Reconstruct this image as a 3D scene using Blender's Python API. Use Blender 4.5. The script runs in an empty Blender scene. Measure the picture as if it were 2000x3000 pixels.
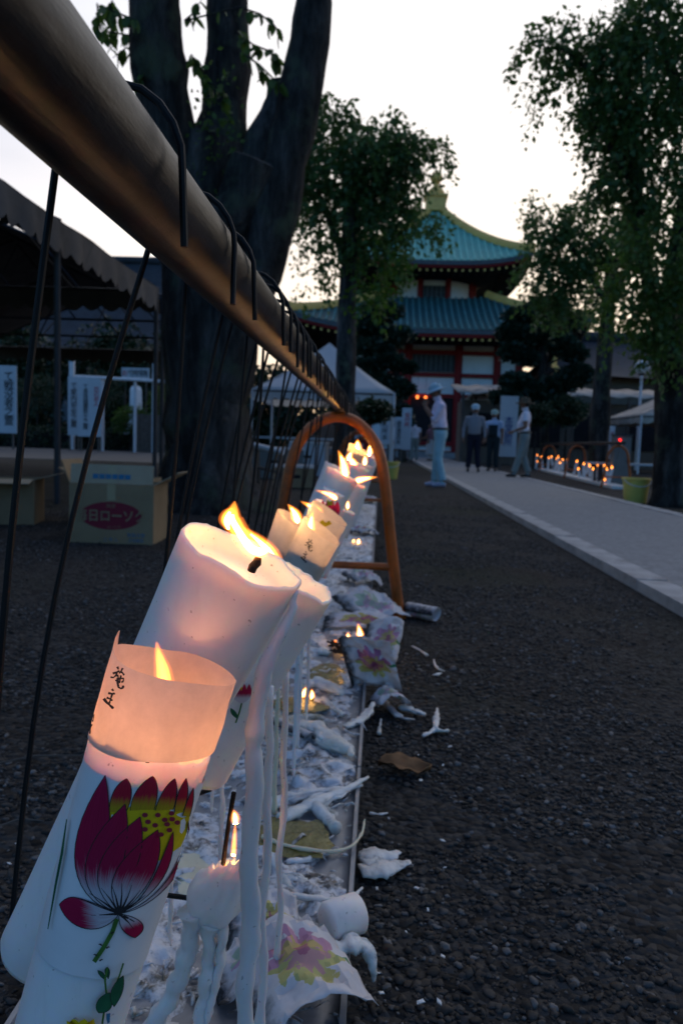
import bpy, math, random
import numpy as np
from mathutils import Vector, Matrix, noise as mnoise
random.seed(7)
rng = np.random.default_rng(7)
S = bpy.context.scene
COL = S.collection
R = math.radians

# ------------------------------------------------------------------ camera
FPX = 2250.0            # focal length in photo pixels (2000 x 3000)
VPX, VPY, ROLL, CAMZ = 1115.0, 1298.0, 0.038, 0.68
CAM = Vector((0, 0, CAMZ))
_wy = Vector(((VPX-1000)/FPX, -(VPY-1500)/FPX, -1)).normalized()
_u = Vector((math.sin(ROLL), math.cos(ROLL), 0))
_wz = (_u - _wy*_u.dot(_wy)).normalized()
_wx = _wy.cross(_wz)
CR = Matrix((_wx, _wy, _wz))
cam_data = bpy.data.cameras.new('camera')
cam_data.sensor_fit = 'VERTICAL'
cam_data.sensor_height = 36.0
cam_data.lens = 36.0*FPX/3000.0
cam_data.clip_start = 0.02
cam_data.clip_end = 2000
cam_data.dof.use_dof = True
cam_data.dof.focus_distance = 0.58
cam_data.dof.aperture_fstop = 11.0
cam_data.dof.aperture_blades = 7
cam = bpy.data.objects.new('camera', cam_data)
cam.matrix_world = Matrix.Translation(CAM) @ CR.to_4x4()
COL.objects.link(cam)
S.camera = cam

# ------------------------------------------------------------------ sky, sun, exposure
SUN_EL, SUN_AZ = R(3.0), R(12.0)       # azimuth measured from +Y towards +X
VEIL_W, VEIL_K, SKY_TINT = 60.0, 6.4, (1.06, 1.50, 2.02)
W = bpy.data.worlds.new('World'); S.world = W; W.use_nodes = True
wn = W.node_tree; wn.nodes.clear()
sky = wn.nodes.new('ShaderNodeTexSky'); sky.sky_type = 'NISHITA'
sky.sun_disc = False; sky.sun_elevation = SUN_EL; sky.sun_rotation = SUN_AZ
sky.altitude = 50; sky.air_density = 1.0; sky.dust_density = 1.0; sky.ozone_density = 3.0
bg = wn.nodes.new('ShaderNodeBackground'); bg.inputs['Strength'].default_value = 0.13
wo = wn.nodes.new('ShaderNodeOutputWorld')
# thin bright veil of cloud round the setting sun, fading away from it; the far side of the sky stays deep blue
_tc = wn.nodes.new('ShaderNodeTexCoord')
def _wmath(op, a, b=0.0, c=0.0):
    nd = wn.nodes.new('ShaderNodeMath'); nd.operation = op
    for i, v in enumerate((a, b, c)):
        if hasattr(v, 'links'): wn.links.new(v, nd.inputs[i])
        else: nd.inputs[i].default_value = v
    return nd.outputs[0]
_nrm = wn.nodes.new('ShaderNodeVectorMath'); _nrm.operation = 'NORMALIZE'; wn.links.new(_tc.outputs['Generated'], _nrm.inputs[0])
_dot = wn.nodes.new('ShaderNodeVectorMath'); _dot.operation = 'DOT_PRODUCT'; wn.links.new(_nrm.outputs[0], _dot.inputs[0])
_dot.inputs[1].default_value = (math.sin(SUN_AZ)*math.cos(SUN_EL), math.cos(SUN_AZ)*math.cos(SUN_EL), math.sin(SUN_EL))
_ang = _wmath('ARCCOSINE', _dot.outputs['Value'])
_fall = _wmath('POWER', 2.718, _wmath('MULTIPLY', _wmath('MULTIPLY', _ang, _ang), -1.0/(R(VEIL_W)**2)))
_map = wn.nodes.new('ShaderNodeMapping'); _map.inputs['Scale'].default_value = (1.2, 1.2, 5.0); wn.links.new(_nrm.outputs[0], _map.inputs[0])
_cl = wn.nodes.new('ShaderNodeTexNoise'); _cl.inputs['Scale'].default_value = 2.2; _cl.inputs['Detail'].default_value = 6; wn.links.new(_map.outputs[0], _cl.inputs['Vector'])
_k = _wmath('MULTIPLY', _fall, _wmath('MULTIPLY_ADD', _cl.outputs[0], .5, .75))
_sz = wn.nodes.new('ShaderNodeSeparateXYZ'); wn.links.new(_nrm.outputs[0], _sz.inputs[0])
_hr = wn.nodes.new('ShaderNodeValToRGB'); wn.links.new(_sz.outputs[2], _hr.inputs[0])
_hr.color_ramp.elements[0].position = 0.0; _hr.color_ramp.elements[0].color = (.86, .52, .33, 1)
_hr.color_ramp.elements[1].position = .62; _hr.color_ramp.elements[1].color = (1.0, .96, .90, 1)
_e = _hr.color_ramp.elements.new(.16); _e.color = (1.0, .80, .60, 1)
_e = _hr.color_ramp.elements.new(.36); _e.color = (1.0, .91, .80, 1)
_veil = wn.nodes.new('ShaderNodeVectorMath'); _veil.operation = 'SCALE'; wn.links.new(_hr.outputs[0], _veil.inputs[0]); wn.links.new(_wmath('MULTIPLY', _k, VEIL_K), _veil.inputs['Scale'])
_tint = wn.nodes.new('ShaderNodeVectorMath'); _tint.operation = 'MULTIPLY'; wn.links.new(sky.outputs['Color'], _tint.inputs[0]); _tint.inputs[1].default_value = SKY_TINT
_add = wn.nodes.new('ShaderNodeVectorMath'); _add.operation = 'ADD'; _hide = wn.nodes.new('ShaderNodeVectorMath'); _hide.operation = 'SCALE'; wn.links.new(_tint.outputs[0], _hide.inputs[0]); wn.links.new(_wmath('MULTIPLY_ADD', _fall, -.94, 1.0), _hide.inputs['Scale'])
wn.links.new(_hide.outputs[0], _add.inputs[0]); wn.links.new(_veil.outputs[0], _add.inputs[1])
wn.links.new(_add.outputs[0], bg.inputs['Color'])
wn.links.new(bg.outputs['Background'], wo.inputs['Surface'])
sd = bpy.data.lights.new('sun', 'SUN'); sd.energy = 0.03; sd.angle = R(12); sd.color = (1, .72, .5)
so = bpy.data.objects.new('sun', sd); COL.objects.link(so)
_sdir = Vector((math.sin(SUN_AZ)*math.cos(SUN_EL), math.cos(SUN_AZ)*math.cos(SUN_EL), math.sin(SUN_EL)))
so.rotation_euler = _sdir.to_track_quat('Z', 'Y').to_euler()
so.location = (0, 0, 30)
vs = S.view_settings
vs.view_transform = 'Standard'; vs.look = 'None'; vs.gamma = 1.0; vs.exposure = 0.78
vs.use_curve_mapping = False
S.render.engine = 'CYCLES'
S.cycles.use_denoising = True
S.cycles.max_bounces = 8; S.cycles.diffuse_bounces = 4; S.cycles.glossy_bounces = 3
S.cycles.transmission_bounces = 6; S.cycles.transparent_max_bounces = 12
S.cycles.sample_clamp_indirect = 4.0
S.cycles.caustics_reflective = False; S.cycles.caustics_refractive = False

# ------------------------------------------------------------------ pixel helpers (photo pixels -> rays)
def ray(x, y):
    return CR @ Vector(((x-1000)/FPX, -(y-1500)/FPX, -1))
def P(x, y, d):
    """point on the ray through photo pixel (x, y) whose world Y is d"""
    r = ray(x, y); return CAM + r*(d/r.y)
def G(x, y, z=0.0):
    """where that ray meets the level z"""
    r = ray(x, y); return CAM + r*((z-CAMZ)/r.z)

# ------------------------------------------------------------------ object helpers
ORG = {}
def _tag(o, label=None, cat=None, group=None, kind=None):
    if label: o['label'] = label
    if cat: o['category'] = cat
    if group: o['group'] = group
    if kind: o['kind'] = kind
    return o
def thing(name, label, cat, loc=(0, 0, 0), group=None):
    o = bpy.data.objects.new(name, None); COL.objects.link(o)
    o.empty_display_size = .1
    o.location = loc; ORG[o.name] = Vector(loc)
    return _tag(o, label, cat, group)
def link_mesh(name, me, parent=None, loc=None):
    o = bpy.data.objects.new(name, me); COL.objects.link(o)
    if parent is not None:
        o.parent = parent; ORG[o.name] = ORG[parent.name]
    else:
        o.location = loc or (0, 0, 0); ORG[o.name] = Vector(o.location)
    return o
def copy_tree(o, parent=None, **kw):
    c = o.copy(); COL.objects.link(c); c.parent = parent
    for k, v in kw.items(): c[k] = v
    for ch in [x for x in bpy.data.objects if x.parent == o and x != c]:
        copy_tree(ch, c)
    return c

class Geo:
    def __init__(s): s.v = []; s.f = []; s.m = []; s.uv = []
    def add(s, vs, fs, m=0, uvs=None):
        b = len(s.v); s.v += [tuple(v) for v in vs]
        s.uv += list(uvs) if uvs is not None else [(0, 0)]*len(vs)
        for f in fs: s.f.append(tuple(i+b for i in f)); s.m.append(m)
        return s
    def box(s, c, d, rot=None, m=0):
        c = Vector(c); h = Vector(d)/2; vs = []
        for z in (-1, 1):
            for x, y in ((-1, -1), (1, -1), (1, 1), (-1, 1)):
                p = Vector((x*h.x, y*h.y, z*h.z))
                if rot is not None: p = rot @ p
                vs.append(c+p)
        return s.add(vs, [(3, 2, 1, 0), (4, 5, 6, 7), (0, 1, 5, 4), (1, 2, 6, 5), (2, 3, 7, 6), (3, 0, 4, 7)], m)
    def tube(s, pts, r, seg=10, caps=True, m=0, ell=None, up=None):
        pts = [Vector(p) for p in pts]; n = len(pts)
        rs = list(r) if hasattr(r, '__len__') else [r]*n
        ts = []
        for i in range(n):
            a = pts[max(i-1, 0)]; b = pts[min(i+1, n-1)]; ts.append((b-a).normalized())
        ref = Vector(up) if up is not None else (Vector((0, 0, 1)) if abs(ts[0].z) < .9 else Vector((1, 0, 0)))
        x = (ref - ts[0]*ref.dot(ts[0])).normalized()
        vs = []; uvs = []
        for i in range(n):
            x = (x - ts[i]*x.dot(ts[i]))
            x = x.normalized() if x.length > 1e-6 else Vector((1, 0, 0))
            y = ts[i].cross(x)
            ex, ey = (ell[i] if ell else (1, 1))
            for k in range(seg):
                a = 2*math.pi*k/seg
                vs.append(pts[i] + x*(math.cos(a)*rs[i]*ex) + y*(math.sin(a)*rs[i]*ey))
                uvs.append((k/seg, i/(n-1)))
        fs = []
        for i in range(n-1):
            for k in range(seg):
                k2 = (k+1) % seg
                fs.append((i*seg+k, i*seg+k2, (i+1)*seg+k2, (i+1)*seg+k))
        if caps:
            fs.append(tuple(range(seg-1, -1, -1))); fs.append(tuple((n-1)*seg+k for k in range(seg)))
        return s.add(vs, fs, m, uvs)
    def lathe(s, base, axis, prof, seg=24, m=0, xdir=None, fn=None, close=True):
        """prof: [(r, h)]; fn(angle, i, r, h) -> (r, h) lets the ring wander"""
        base = Vector(base); z = Vector(axis).normalized()
        ref = Vector(xdir) if xdir is not None else (Vector((1, 0, 0)) if abs(z.x) < .9 else Vector((0, 1, 0)))
        x = (ref - z*ref.dot(z)).normalized(); y = z.cross(x)
        vs = []; uvs = []; n = len(prof)
        for i, (r, h) in enumerate(prof):
            for k in range(seg):
                a = 2*math.pi*k/seg
                rr, hh = fn(a, i, r, h) if fn else (r, h)
                vs.append(base + z*hh + x*(math.cos(a)*rr) + y*(math.sin(a)*rr)); uvs.append((k/seg, i/max(n-1, 1)))
        fs = []
        for i in range(n-1):
            for k in range(seg):
                k2 = (k+1) % seg
                fs.append((i*seg+k, i*seg+k2, (i+1)*seg+k2, (i+1)*seg+k))
        if close:
            if prof[0][0] > 1e-5: fs.append(tuple(range(seg-1, -1, -1)))
            if prof[-1][0] > 1e-5: fs.append(tuple((n-1)*seg+k for k in range(seg)))
        return s.add(vs, fs, m, uvs)
    def grid(s, fn, nu, nv, m=0):
        vs = []; uvs = []
        for i in range(nu+1):
            for j in range(nv+1):
                vs.append(fn(i/nu, j/nv)); uvs.append((i/nu, j/nv))
        fs = [(i*(nv+1)+j, (i+1)*(nv+1)+j, (i+1)*(nv+1)+j+1, i*(nv+1)+j+1) for i in range(nu) for j in range(nv)]
        return s.add(vs, fs, m, uvs)
    def mesh(s, name, mats, smooth=True, angle=40, org=(0, 0, 0)):
        me = bpy.data.meshes.new(name)
        o = Vector(org)
        me.from_pydata([(v[0]-o.x, v[1]-o.y, v[2]-o.z) for v in s.v], [], s.f)
        mats = mats if isinstance(mats, (list, tuple)) else [mats]
        for mt in mats: me.materials.append(mt)
        if len(mats) > 1: me.polygons.foreach_set('material_index', s.m)
        uvl = me.uv_layers.new(name='UVMap')
        li = np.empty(len(me.loops), dtype=np.int32); me.loops.foreach_get('vertex_index', li)
        uvl.data.foreach_set('uv', np.array(s.uv, dtype=np.float32)[li].ravel())
        if smooth:
            me.shade_smooth()
            if angle is not None: me.set_sharp_from_angle(angle=R(angle))
        me.update()
        return me
    def build(s, name, mats, parent=None, smooth=True, angle=40, loc=None, thick=None):
        """vertices are given in world space; parent: a part of it; loc: base point of a top-level thing"""
        org = ORG[parent.name] if parent is not None else Vector(loc or (0, 0, 0))
        o = link_mesh(name, s.mesh(name, mats, smooth, angle, org), parent, org)
        if thick:
            md = o.modifiers.new('solid', 'SOLIDIFY'); md.thickness = thick; md.offset = 0
        return o

def fix_normals(o):
    import bmesh
    bm = bmesh.new(); bm.from_mesh(o.data); bmesh.ops.recalc_face_normals(bm, faces=bm.faces); bm.to_mesh(o.data); bm.free()

def fast_mesh(name, V, F, mat, smooth=False):
    """V (n,3) float, F (m,k) int arrays"""
    me = bpy.data.meshes.new(name)
    F = np.asarray(F, dtype=np.int32); k = F.shape[1]
    me.vertices.add(len(V)); me.vertices.foreach_set('co', np.asarray(V, dtype=np.float32).ravel())
    me.loops.add(F.size); me.loops.foreach_set('vertex_index', F.ravel())
    me.polygons.add(len(F)); me.polygons.foreach_set('loop_start', np.arange(0, F.size, k, dtype=np.int32))
    me.update(calc_edges=True); me.validate()
    me.materials.append(mat)
    if smooth: me.shade_smooth()
    return me

def fbm(p, sc=1.0, oct=3):
    return mnoise.fractal(Vector(p)*sc, 1.0, 2.0, oct)

# ------------------------------------------------------------------ materials
class NT:
    def __init__(s, name):
        s.mat = bpy.data.materials.new(name); s.mat.use_nodes = True
        s.t = s.mat.node_tree; s.t.nodes.clear()
        s.out = s.t.nodes.new('ShaderNodeOutputMaterial')
    def n(s, typ, props=None, **ins):
        nd = s.t.nodes.new(typ)
        for k, v in (props or {}).items(): setattr(nd, k, v)
        for k, v in ins.items():
            key = int(k[1:]) if k[0] == '_' and k[1:].isdigit() else k.replace('__', ' ')
            s.set(nd.inputs[key], v)
        return nd
    def set(s, sock, v):
        if isinstance(v, bpy.types.NodeSocket): s.t.links.new(v, sock)
        elif isinstance(v, bpy.types.Node): s.t.links.new(v.outputs[0], sock)
        else:
            if hasattr(v, '__len__') and len(v) == 3 and sock.type == 'RGBA': v = (*v, 1)
            sock.default_value = v
    def math(s, op, a, b=0.0, c=None):
        nd = s.n('ShaderNodeMath', {'operation': op}, _0=a, _1=b)
        if c is not None: s.set(nd.inputs[2], c)
        return nd.outputs[0]
    def mix(s, f, a, b, mode='MIX'):
        nd = s.n('ShaderNodeMix', {'data_type': 'RGBA', 'blend_type': mode})
        s.set(nd.inputs[0], f); s.set(nd.inputs[6], a); s.set(nd.inputs[7], b)
        return nd.outputs[2]
    def ramp(s, f, stops):
        nd = s.n('ShaderNodeValToRGB', _0=f); cr = nd.color_ramp
        while len(cr.elements) < len(stops): cr.elements.new(.5)
        for e, (p, c) in zip(cr.elements, stops):
            e.position = p; e.color = (*c, 1) if hasattr(c, '__len__') else (c, c, c, 1)
        return nd.outputs[0]
    def co(s, which='Object'):
        return s.n('ShaderNodeTexCoord').outputs[which]
    def noise(s, scale, detail=4, rough=.6, vec=None, dist=0.0):
        nd = s.n('ShaderNodeTexNoise', Scale=scale, Detail=detail, Roughness=rough, Distortion=dist)
        s.set(nd.inputs['Vector'], vec if vec is not None else s.co()); return nd.outputs[0]
    def bump(s, h, strength=.3, dist=.01):
        return s.n('ShaderNodeBump', Strength=strength, Distance=dist, Height=h).outputs[0]
    def finish(s, sh): s.t.links.new(sh.outputs[0] if isinstance(sh, bpy.types.Node) else sh, s.out.inputs['Surface']); return s.mat

def sc3(c, k): return tuple(min(1, max(0, x*k)) for x in c)
def pmat(name, base, rough=.7, var=.2, scale=8.0, bump=.15, bscale=40.0, bdist=.004, metal=0.0, spec=.18, tint=None, dirt=None, sss=0.0):
    t = NT(name)
    n1 = t.noise(scale, 5, .65)
    c = t.mix(t.ramp(n1, [(.3, 0.0), (.7, 1.0)]), sc3(base, 1-var), sc3(tint or base, 1+var))
    if dirt:
        n2 = t.noise(scale*.37, 6, .7, dist=.6)
        c = t.mix(t.ramp(n2, [(.5, 0.0), (.68, 1.0)]), c, dirt)
    b = t.n('ShaderNodeBsdfPrincipled', Base__Color=c, Roughness=rough, Metallic=metal)
    b.inputs['Specular IOR Level'].default_value = spec
    t.set(b.inputs['Roughness'], t.math('MULTIPLY_ADD', n1, .25, rough-.12))
    if sss:
        b.inputs['Subsurface Weight'].default_value = sss
        b.inputs['Subsurface Radius'].default_value = (1, .6, .4); b.inputs['Subsurface Scale'].default_value = .01
    if bump:
        t.set(b.inputs['Normal'], t.bump(t.noise(bscale, 5, .65), bump, bdist))
    return t.finish(b)

M = {}
def m_wax(name, base=(.84, .80, .77), scale=.012, rough=.42, yellow=(.75, .68, .45)):
    t = NT(name)
    n1 = t.noise(14, 4, .6)
    c = t.mix(t.ramp(n1, [(.45, 0.0), (.8, 1.0)]), base, sc3(base, .9))
    n2 = t.noise(5, 5, .6)
    c = t.mix(t.math('MULTIPLY', t.ramp(n2, [(.58, 0.0), (.8, 1.0)]), .35), c, yellow)
    mp = t.n('ShaderNodeMapping', Scale=(1, 1, .18)); t.set(mp.inputs[0], t.co())
    c = t.mix(t.math('MULTIPLY', t.ramp(t.noise(55, 5, .7, vec=mp.outputs[0]), [(.55, 0.0), (.78, 1.0)]), .35), c, sc3(base, .7))
    c = t.mix(t.math('MULTIPLY', t.ramp(t.noise(210, 2, .5), [(.70, 0.0), (.75, 1.0)]), .6), c, (.22, .19, .17))
    b = t.n('ShaderNodeBsdfPrincipled', Base__Color=c, Roughness=rough)
    b.inputs['Subsurface Weight'].default_value = 1.0
    b.inputs['Subsurface Radius'].default_value = (1.0, .62, .42)
    b.inputs['Subsurface Scale'].default_value = scale
    b.inputs['Specular IOR Level'].default_value = .4
    n3 = t.noise(60, 5, .6); n4 = t.noise(9, 3, .5)
    t.set(b.inputs['Normal'], t.bump(t.math('ADD', n3, t.math('MULTIPLY', n4, 2.0)), .22, .0012))
    return t.finish(b)
def m_debris(name, base=(.72, .72, .74), dirt=(.085, .078, .07), amt=.49, sss=0.0):
    """spilt wax on the tray: white with soot and dust in it (no subsurface: cheap)"""
    t = NT(name)
    n1 = t.noise(26, 6, .7); n2 = t.noise(70, 4, .7)
    c = t.mix(t.ramp(n1, [(.35, 0.0), (.7, 1.0)]), base, sc3(base, .72))
    c = t.mix(t.ramp(t.math('MULTIPLY_ADD', n2, .35, t.math('MULTIPLY', n1, .65)), [(amt, 0.0), (amt+.1, 1.0)]), c, dirt)
    n5 = t.noise(4.0, 3, .6)
    c = t.mix(t.math('MULTIPLY', t.ramp(n5, [(.56, 0.0), (.7, 1.0)]), .5), c, (.50, .46, .25))
    b = t.n('ShaderNodeBsdfPrincipled', Base__Color=c, Roughness=.34)
    b.inputs['Subsurface Weight'].default_value = sss; b.inputs['Subsurface Radius'].default_value = (1, .8, .65); b.inputs['Subsurface Scale'].default_value = .005
    t.set(b.inputs['Normal'], t.bump(t.math('ADD', n2, n1), .6, .004))
    return t.finish(b)
def m_paper(name, base=(.80, .72, .70), transl=.55):
    t = NT(name)
    n = t.noise(45, 6, .7)
    c = t.mix(t.ramp(n, [(.3, 0.0), (.75, 1.0)]), base, sc3(base, .78))
    d = t.n('ShaderNodeBsdfDiffuse', Color=c); tr = t.n('ShaderNodeBsdfTranslucent', Color=c)
    bp = t.bump(t.noise(90, 4, .6), .2, .001); t.set(d.inputs['Normal'], bp)
    mx = t.n('ShaderNodeMixShader', Fac=transl); t.set(mx.inputs[1], d); t.set(mx.inputs[2], tr)
    return t.finish(mx)
def m_print(name, c1, c2, c3, grey=(.62, .60, .63)):
    """scrap of printed wrapper: pale paper with a flower printed in its middle, soot along one end"""
    t = NT(name)
    uv = t.co('UV')
    sep = t.n('ShaderNodeSeparateXYZ', _0=uv)
    nz = t.noise(5, 4, .6, vec=uv); nz2 = t.noise(7.3, 4, .6, vec=t.co())
    x = t.math('ADD', t.math('SUBTRACT', sep.outputs[0], .56), t.math('MULTIPLY_ADD', nz, .34, -.17)); y = t.math('ADD', t.math('SUBTRACT', sep.outputs[1], .5), t.math('MULTIPLY_ADD', nz2, .34, -.17))
    r = t.math('SQRT', t.math('ADD', t.math('MULTIPLY', x, x), t.math('MULTIPLY', y, y)))
    a = t.math('ARCTAN2', y, x)
    pet = t.math('MULTIPLY_ADD', t.math('ABSOLUTE', t.math('SINE', t.math('MULTIPLY', a, 4.5))), .13, .20)
    m1 = t.math('LESS_THAN', r, pet)
    m2 = t.math('LESS_THAN', r, t.math('MULTIPLY', pet, .62))
    m3 = t.math('LESS_THAN', r, .07)
    n = t.noise(6, 5, .65, vec=uv)
    c = t.mix(t.ramp(n, [(.35, 0.0), (.75, 1.0)]), (.78, .76, .78), grey)
    up = t.math('GREATER_THAN', y, -.02)
    c = t.mix(t.math('MULTIPLY', m1, .8), c, t.mix(up, c1, c2))
    c = t.mix(t.math('MULTIPLY', m2, .7), c, t.mix(up, c2, c1))
    c = t.mix(t.math('MULTIPLY', m3, .8), c, c3)
    stem = t.math('MULTIPLY', t.math('LESS_THAN', t.math('ABSOLUTE', t.math('ADD', y, t.math('MULTIPLY', x, .2))), .025), t.math('GREATER_THAN', x, .25))
    c = t.mix(stem, c, (.05, .25, .10))
    soot = t.ramp(t.math('ADD', sep.outputs[0], t.math('MULTIPLY_ADD', n, .5, -.25)), [(.04, 1.0), (.2, 0.0)])
    c = t.mix(soot, c, (.03, .028, .03))
    d = t.n('ShaderNodeBsdfPrincipled', Base__Color=c, Roughness=.6)
    t.set(d.inputs['Normal'], t.bump(t.noise(9, 4, .6), .4, .004))
    tr = t.n('ShaderNodeBsdfTranslucent', Color=c)
    mx = t.n('ShaderNodeMixShader', Fac=.2); t.set(mx.inputs[1], d); t.set(mx.inputs[2], tr)
    return t.finish(mx)
def m_petal(name, top, low=(.72, .70, .74), k0=.42, k1=.78):
    """v=0 at the petal's foot, 1 at its tip; brush streaks run along it"""
    t = NT(name); uv = t.co('UV')
    sep = t.n('ShaderNodeSeparateXYZ', _0=uv)
    st = t.n('ShaderNodeCombineXYZ', X=t.math('MULTIPLY', sep.outputs[0], 26.0), Y=t.math('MULTIPLY', sep.outputs[1], 1.6))
    n = t.noise(1.0, 3, .6, vec=st)
    f = t.math('ADD', sep.outputs[1], t.math('MULTIPLY_ADD', n, .5, -.25))
    c = t.mix(t.ramp(f, [(k0-.12, 0.0), (k0+.1, 1.0)]), low, top)
    c = t.mix(t.math('MULTIPLY', t.ramp(n, [(.3, 1.0), (.6, 0.0)]), .35), c, sc3(top, .55))
    d = t.n('ShaderNodeBsdfDiffuse', Color=c); tr = t.n('ShaderNodeBsdfTranslucent', Color=c)
    mx = t.n('ShaderNodeMixShader', Fac=.35); t.set(mx.inputs[1], d); t.set(mx.inputs[2], tr)
    return t.finish(mx)
def m_flat(name, c, rough=.8, transl=0.0):
    t = NT(name); d = t.n('ShaderNodeBsdfPrincipled', Base__Color=c, Roughness=rough)
    if not transl: return t.finish(d)
    tr = t.n('ShaderNodeBsdfTranslucent', Color=c)
    mx = t.n('ShaderNodeMixShader', Fac=transl); t.set(mx.inputs[1], d); t.set(mx.inputs[2], tr)
    return t.finish(mx)
def m_vol(name, c, k):
    t = NT(name); e = t.n('ShaderNodeEmission', Color=c, Strength=k)
    t.t.links.new(e.outputs[0], t.out.inputs['Volume']); return t.mat
def m_emit(name, c, k):
    t = NT(name); return t.finish(t.n('ShaderNodeEmission', Color=c, Strength=k))
def m_leaf(name, c1, c2, transl=.5):
    t = NT(name)
    n = t.noise(1.3, 3, .6); n2 = t.noise(23, 2, .6)
    c = t.mix(t.ramp(t.math('MULTIPLY_ADD', n2, .5, t.math('MULTIPLY', n, .5)), [(.38, 0.0), (.62, 1.0)]), c1, c2)
    d = t.n('ShaderNodeBsdfPrincipled', Base__Color=c, Roughness=.5); tr = t.n('ShaderNodeBsdfTranslucent', Color=c)
    mx = t.n('ShaderNodeMixShader', Fac=transl); t.set(mx.inputs[1], d); t.set(mx.inputs[2], tr)
    return t.finish(mx)
def m_bark(name, c):
    t = NT(name)
    mp = t.n('ShaderNodeMapping', Scale=(1, 1, .22)); t.set(mp.inputs[0], t.co())
    n = t.noise(9, 7, .7, vec=mp.outputs[0], dist=.5); n2 = t.noise(2.5, 4, .6)
    col = t.mix(t.ramp(n, [(.35, 0.0), (.65, 1.0)]), sc3(c, .3), sc3(c, 1.5))
    n5 = t.noise(3.2, 6, .75, vec=mp.outputs[0]); col = t.mix(t.ramp(n5, [(.42, 0.0), (.62, 1.0)]), sc3(c, .22), col)
    col = t.mix(t.ramp(n2, [(.55, 0.0), (.7, 1.0)]), col, (c[0]*.9, c[1]*1.15, c[2]*.8))
    b = t.n('ShaderNodeBsdfPrincipled', Base__Color=col, Roughness=.9); b.inputs['Specular IOR Level'].default_value = .12
    t.set(b.inputs['Normal'], t.bump(t.math('ADD', n, n5), 1.0, .06)); return t.finish(b)
def m_ground():
    t = NT('dirt and gravel')
    n1 = t.noise(.9, 6, .65); n2 = t.noise(45, 5, .7); n3 = t.noise(.35, 4, .6)
    vo = t.n('ShaderNodeTexVoronoi', {'feature': 'F1'}, Scale=62.0, Randomness=1.0); t.set(vo.inputs['Vector'], t.co())
    st = t.mix(t.n('ShaderNodeSeparateColor', _0=vo.outputs['Color']).outputs[0], (.018, .0175, .017), (.070, .067, .064))
    dirt = t.mix(n2, (.018, .0135, .010), (.042, .033, .025))
    c = t.mix(t.ramp(t.math('MULTIPLY_ADD', n1, .7, t.math('MULTIPLY', n2, .3)), [(.30, 0.0), (.5, 1.0)]), dirt, st)
    c = t.mix(t.math('MULTIPLY', t.ramp(n3, [(.52, 0.0), (.66, 1.0)]), .6), c, (.018, .028, .014))
    b = t.n('ShaderNodeBsdfPrincipled', Base__Color=c, Roughness=.9); b.inputs['Specular IOR Level'].default_value = .1
    h = t.math('ADD', t.math('MULTIPLY', vo.outputs['Distance'], -1.2), t.math('MULTIPLY', n2, .7))
    t.set(b.inputs['Normal'], t.bump(h, .9, .012)); return t.finish(b)
def m_pebble():
    t = NT('pebbles')
    g = t.n('ShaderNodeNewGeometry').outputs['Random Per Island']
    c = t.ramp(g, [(0, (.026, .023, .020)), (.3, (.050, .046, .042)), (.55, (.080, .076, .072)), (.75, (.060, .048, .038)), (.88, (.115, .111, .108)), (1, (.25, .245, .24))])
    n = t.noise(120, 4, .7)
    c = t.mix(t.math('MULTIPLY', n, .7), c, (.014, .013, .012))
    b = t.n('ShaderNodeBsdfPrincipled', Base__Color=c, Roughness=.7); b.inputs['Specular IOR Level'].default_value = .18
    t.set(b.inputs['Normal'], t.bump(n, .4, .002)); return t.finish(b)
def m_pipe():
    t = NT('galvanised pipe')
    mp = t.n('ShaderNodeMapping', Scale=(1, .12, 1)); t.set(mp.inputs[0], t.co())
    n = t.noise(90, 6, .7, vec=mp.outputs[0]); n2 = t.noise(14, 5, .65)
    c = t.mix(t.ramp(n2, [(.35, 0.0), (.65, 1.0)]), (.008, .0085, .010), (.021, .023, .027))
    c = t.mix(t.ramp(n, [(.55, 0.0), (.7, 1.0)]), c, (.06, .045, .035))
    b = t.n('ShaderNodeBsdfPrincipled', Base__Color=c, Metallic=.0); b.inputs['Specular IOR Level'].default_value = .14
    t.set(b.inputs['Roughness'], t.math('MULTIPLY_ADD', n, .3, .24))
    t.set(b.inputs['Normal'], t.bump(t.math('ADD', n, n2), .45, .0015)); return t.finish(b)
M['wax'] = m_wax('candle wax', scale=.009); M['wax_thin'] = m_wax('thin candle wax', scale=.02)
M['wax_drip'] = m_wax('dripped wax', base=(.70, .69, .68), scale=.006, rough=.35)
M['wax_old'] = m_wax('yellowed wax', base=(.66, .62, .46), scale=.006, rough=.3)
M['wax_far'] = pmat('plain wax', (.78, .75, .74), .45, .08, 12, .1, 30, .002, sss=0)
M['debris'] = m_debris('sooty spilt wax'); M['debris2'] = m_debris('white wax scraps', (.82, .81, .79), (.16, .15, .14), .585, .7)
M['puddle'] = pmat('molten yellow wax', (.20, .165, .045), .16, .5, 25, 1.0, 34, .012, spec=.5)
M['paper'] = m_paper('wrapper paper', (.82, .72, .62), .5); M['paper_far'] = m_paper('far wrapper paper', (.8, .74, .72), .4)
M['print1'] = m_print('printed wrapper magenta', (.45, .06, .26), (.55, .50, .05), (.30, .04, .20))
M['print2'] = m_print('printed wrapper yellow', (.52, .48, .06), (.55, .20, .36), (.40, .10, .20))
M['print3'] = m_print('printed wrapper faded', (.55, .28, .42), (.30, .45, .30), (.45, .40, .15), (.5, .48, .5))
M['petal'] = m_petal('lotus petal', (.52, .024, .085)); M['petal_back'] = m_petal('lotus back petal', (.62, .03, .06), (.66, .46, .03), .20)
M['yellow'] = pmat('lotus yellow', (.72, .50, .012), .8, .15, 60, 0)
M['ink'] = m_flat('black ink', (.012, .010, .012)); M['crimson'] = m_flat('crimson paint', (.25, .01, .03))
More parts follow.
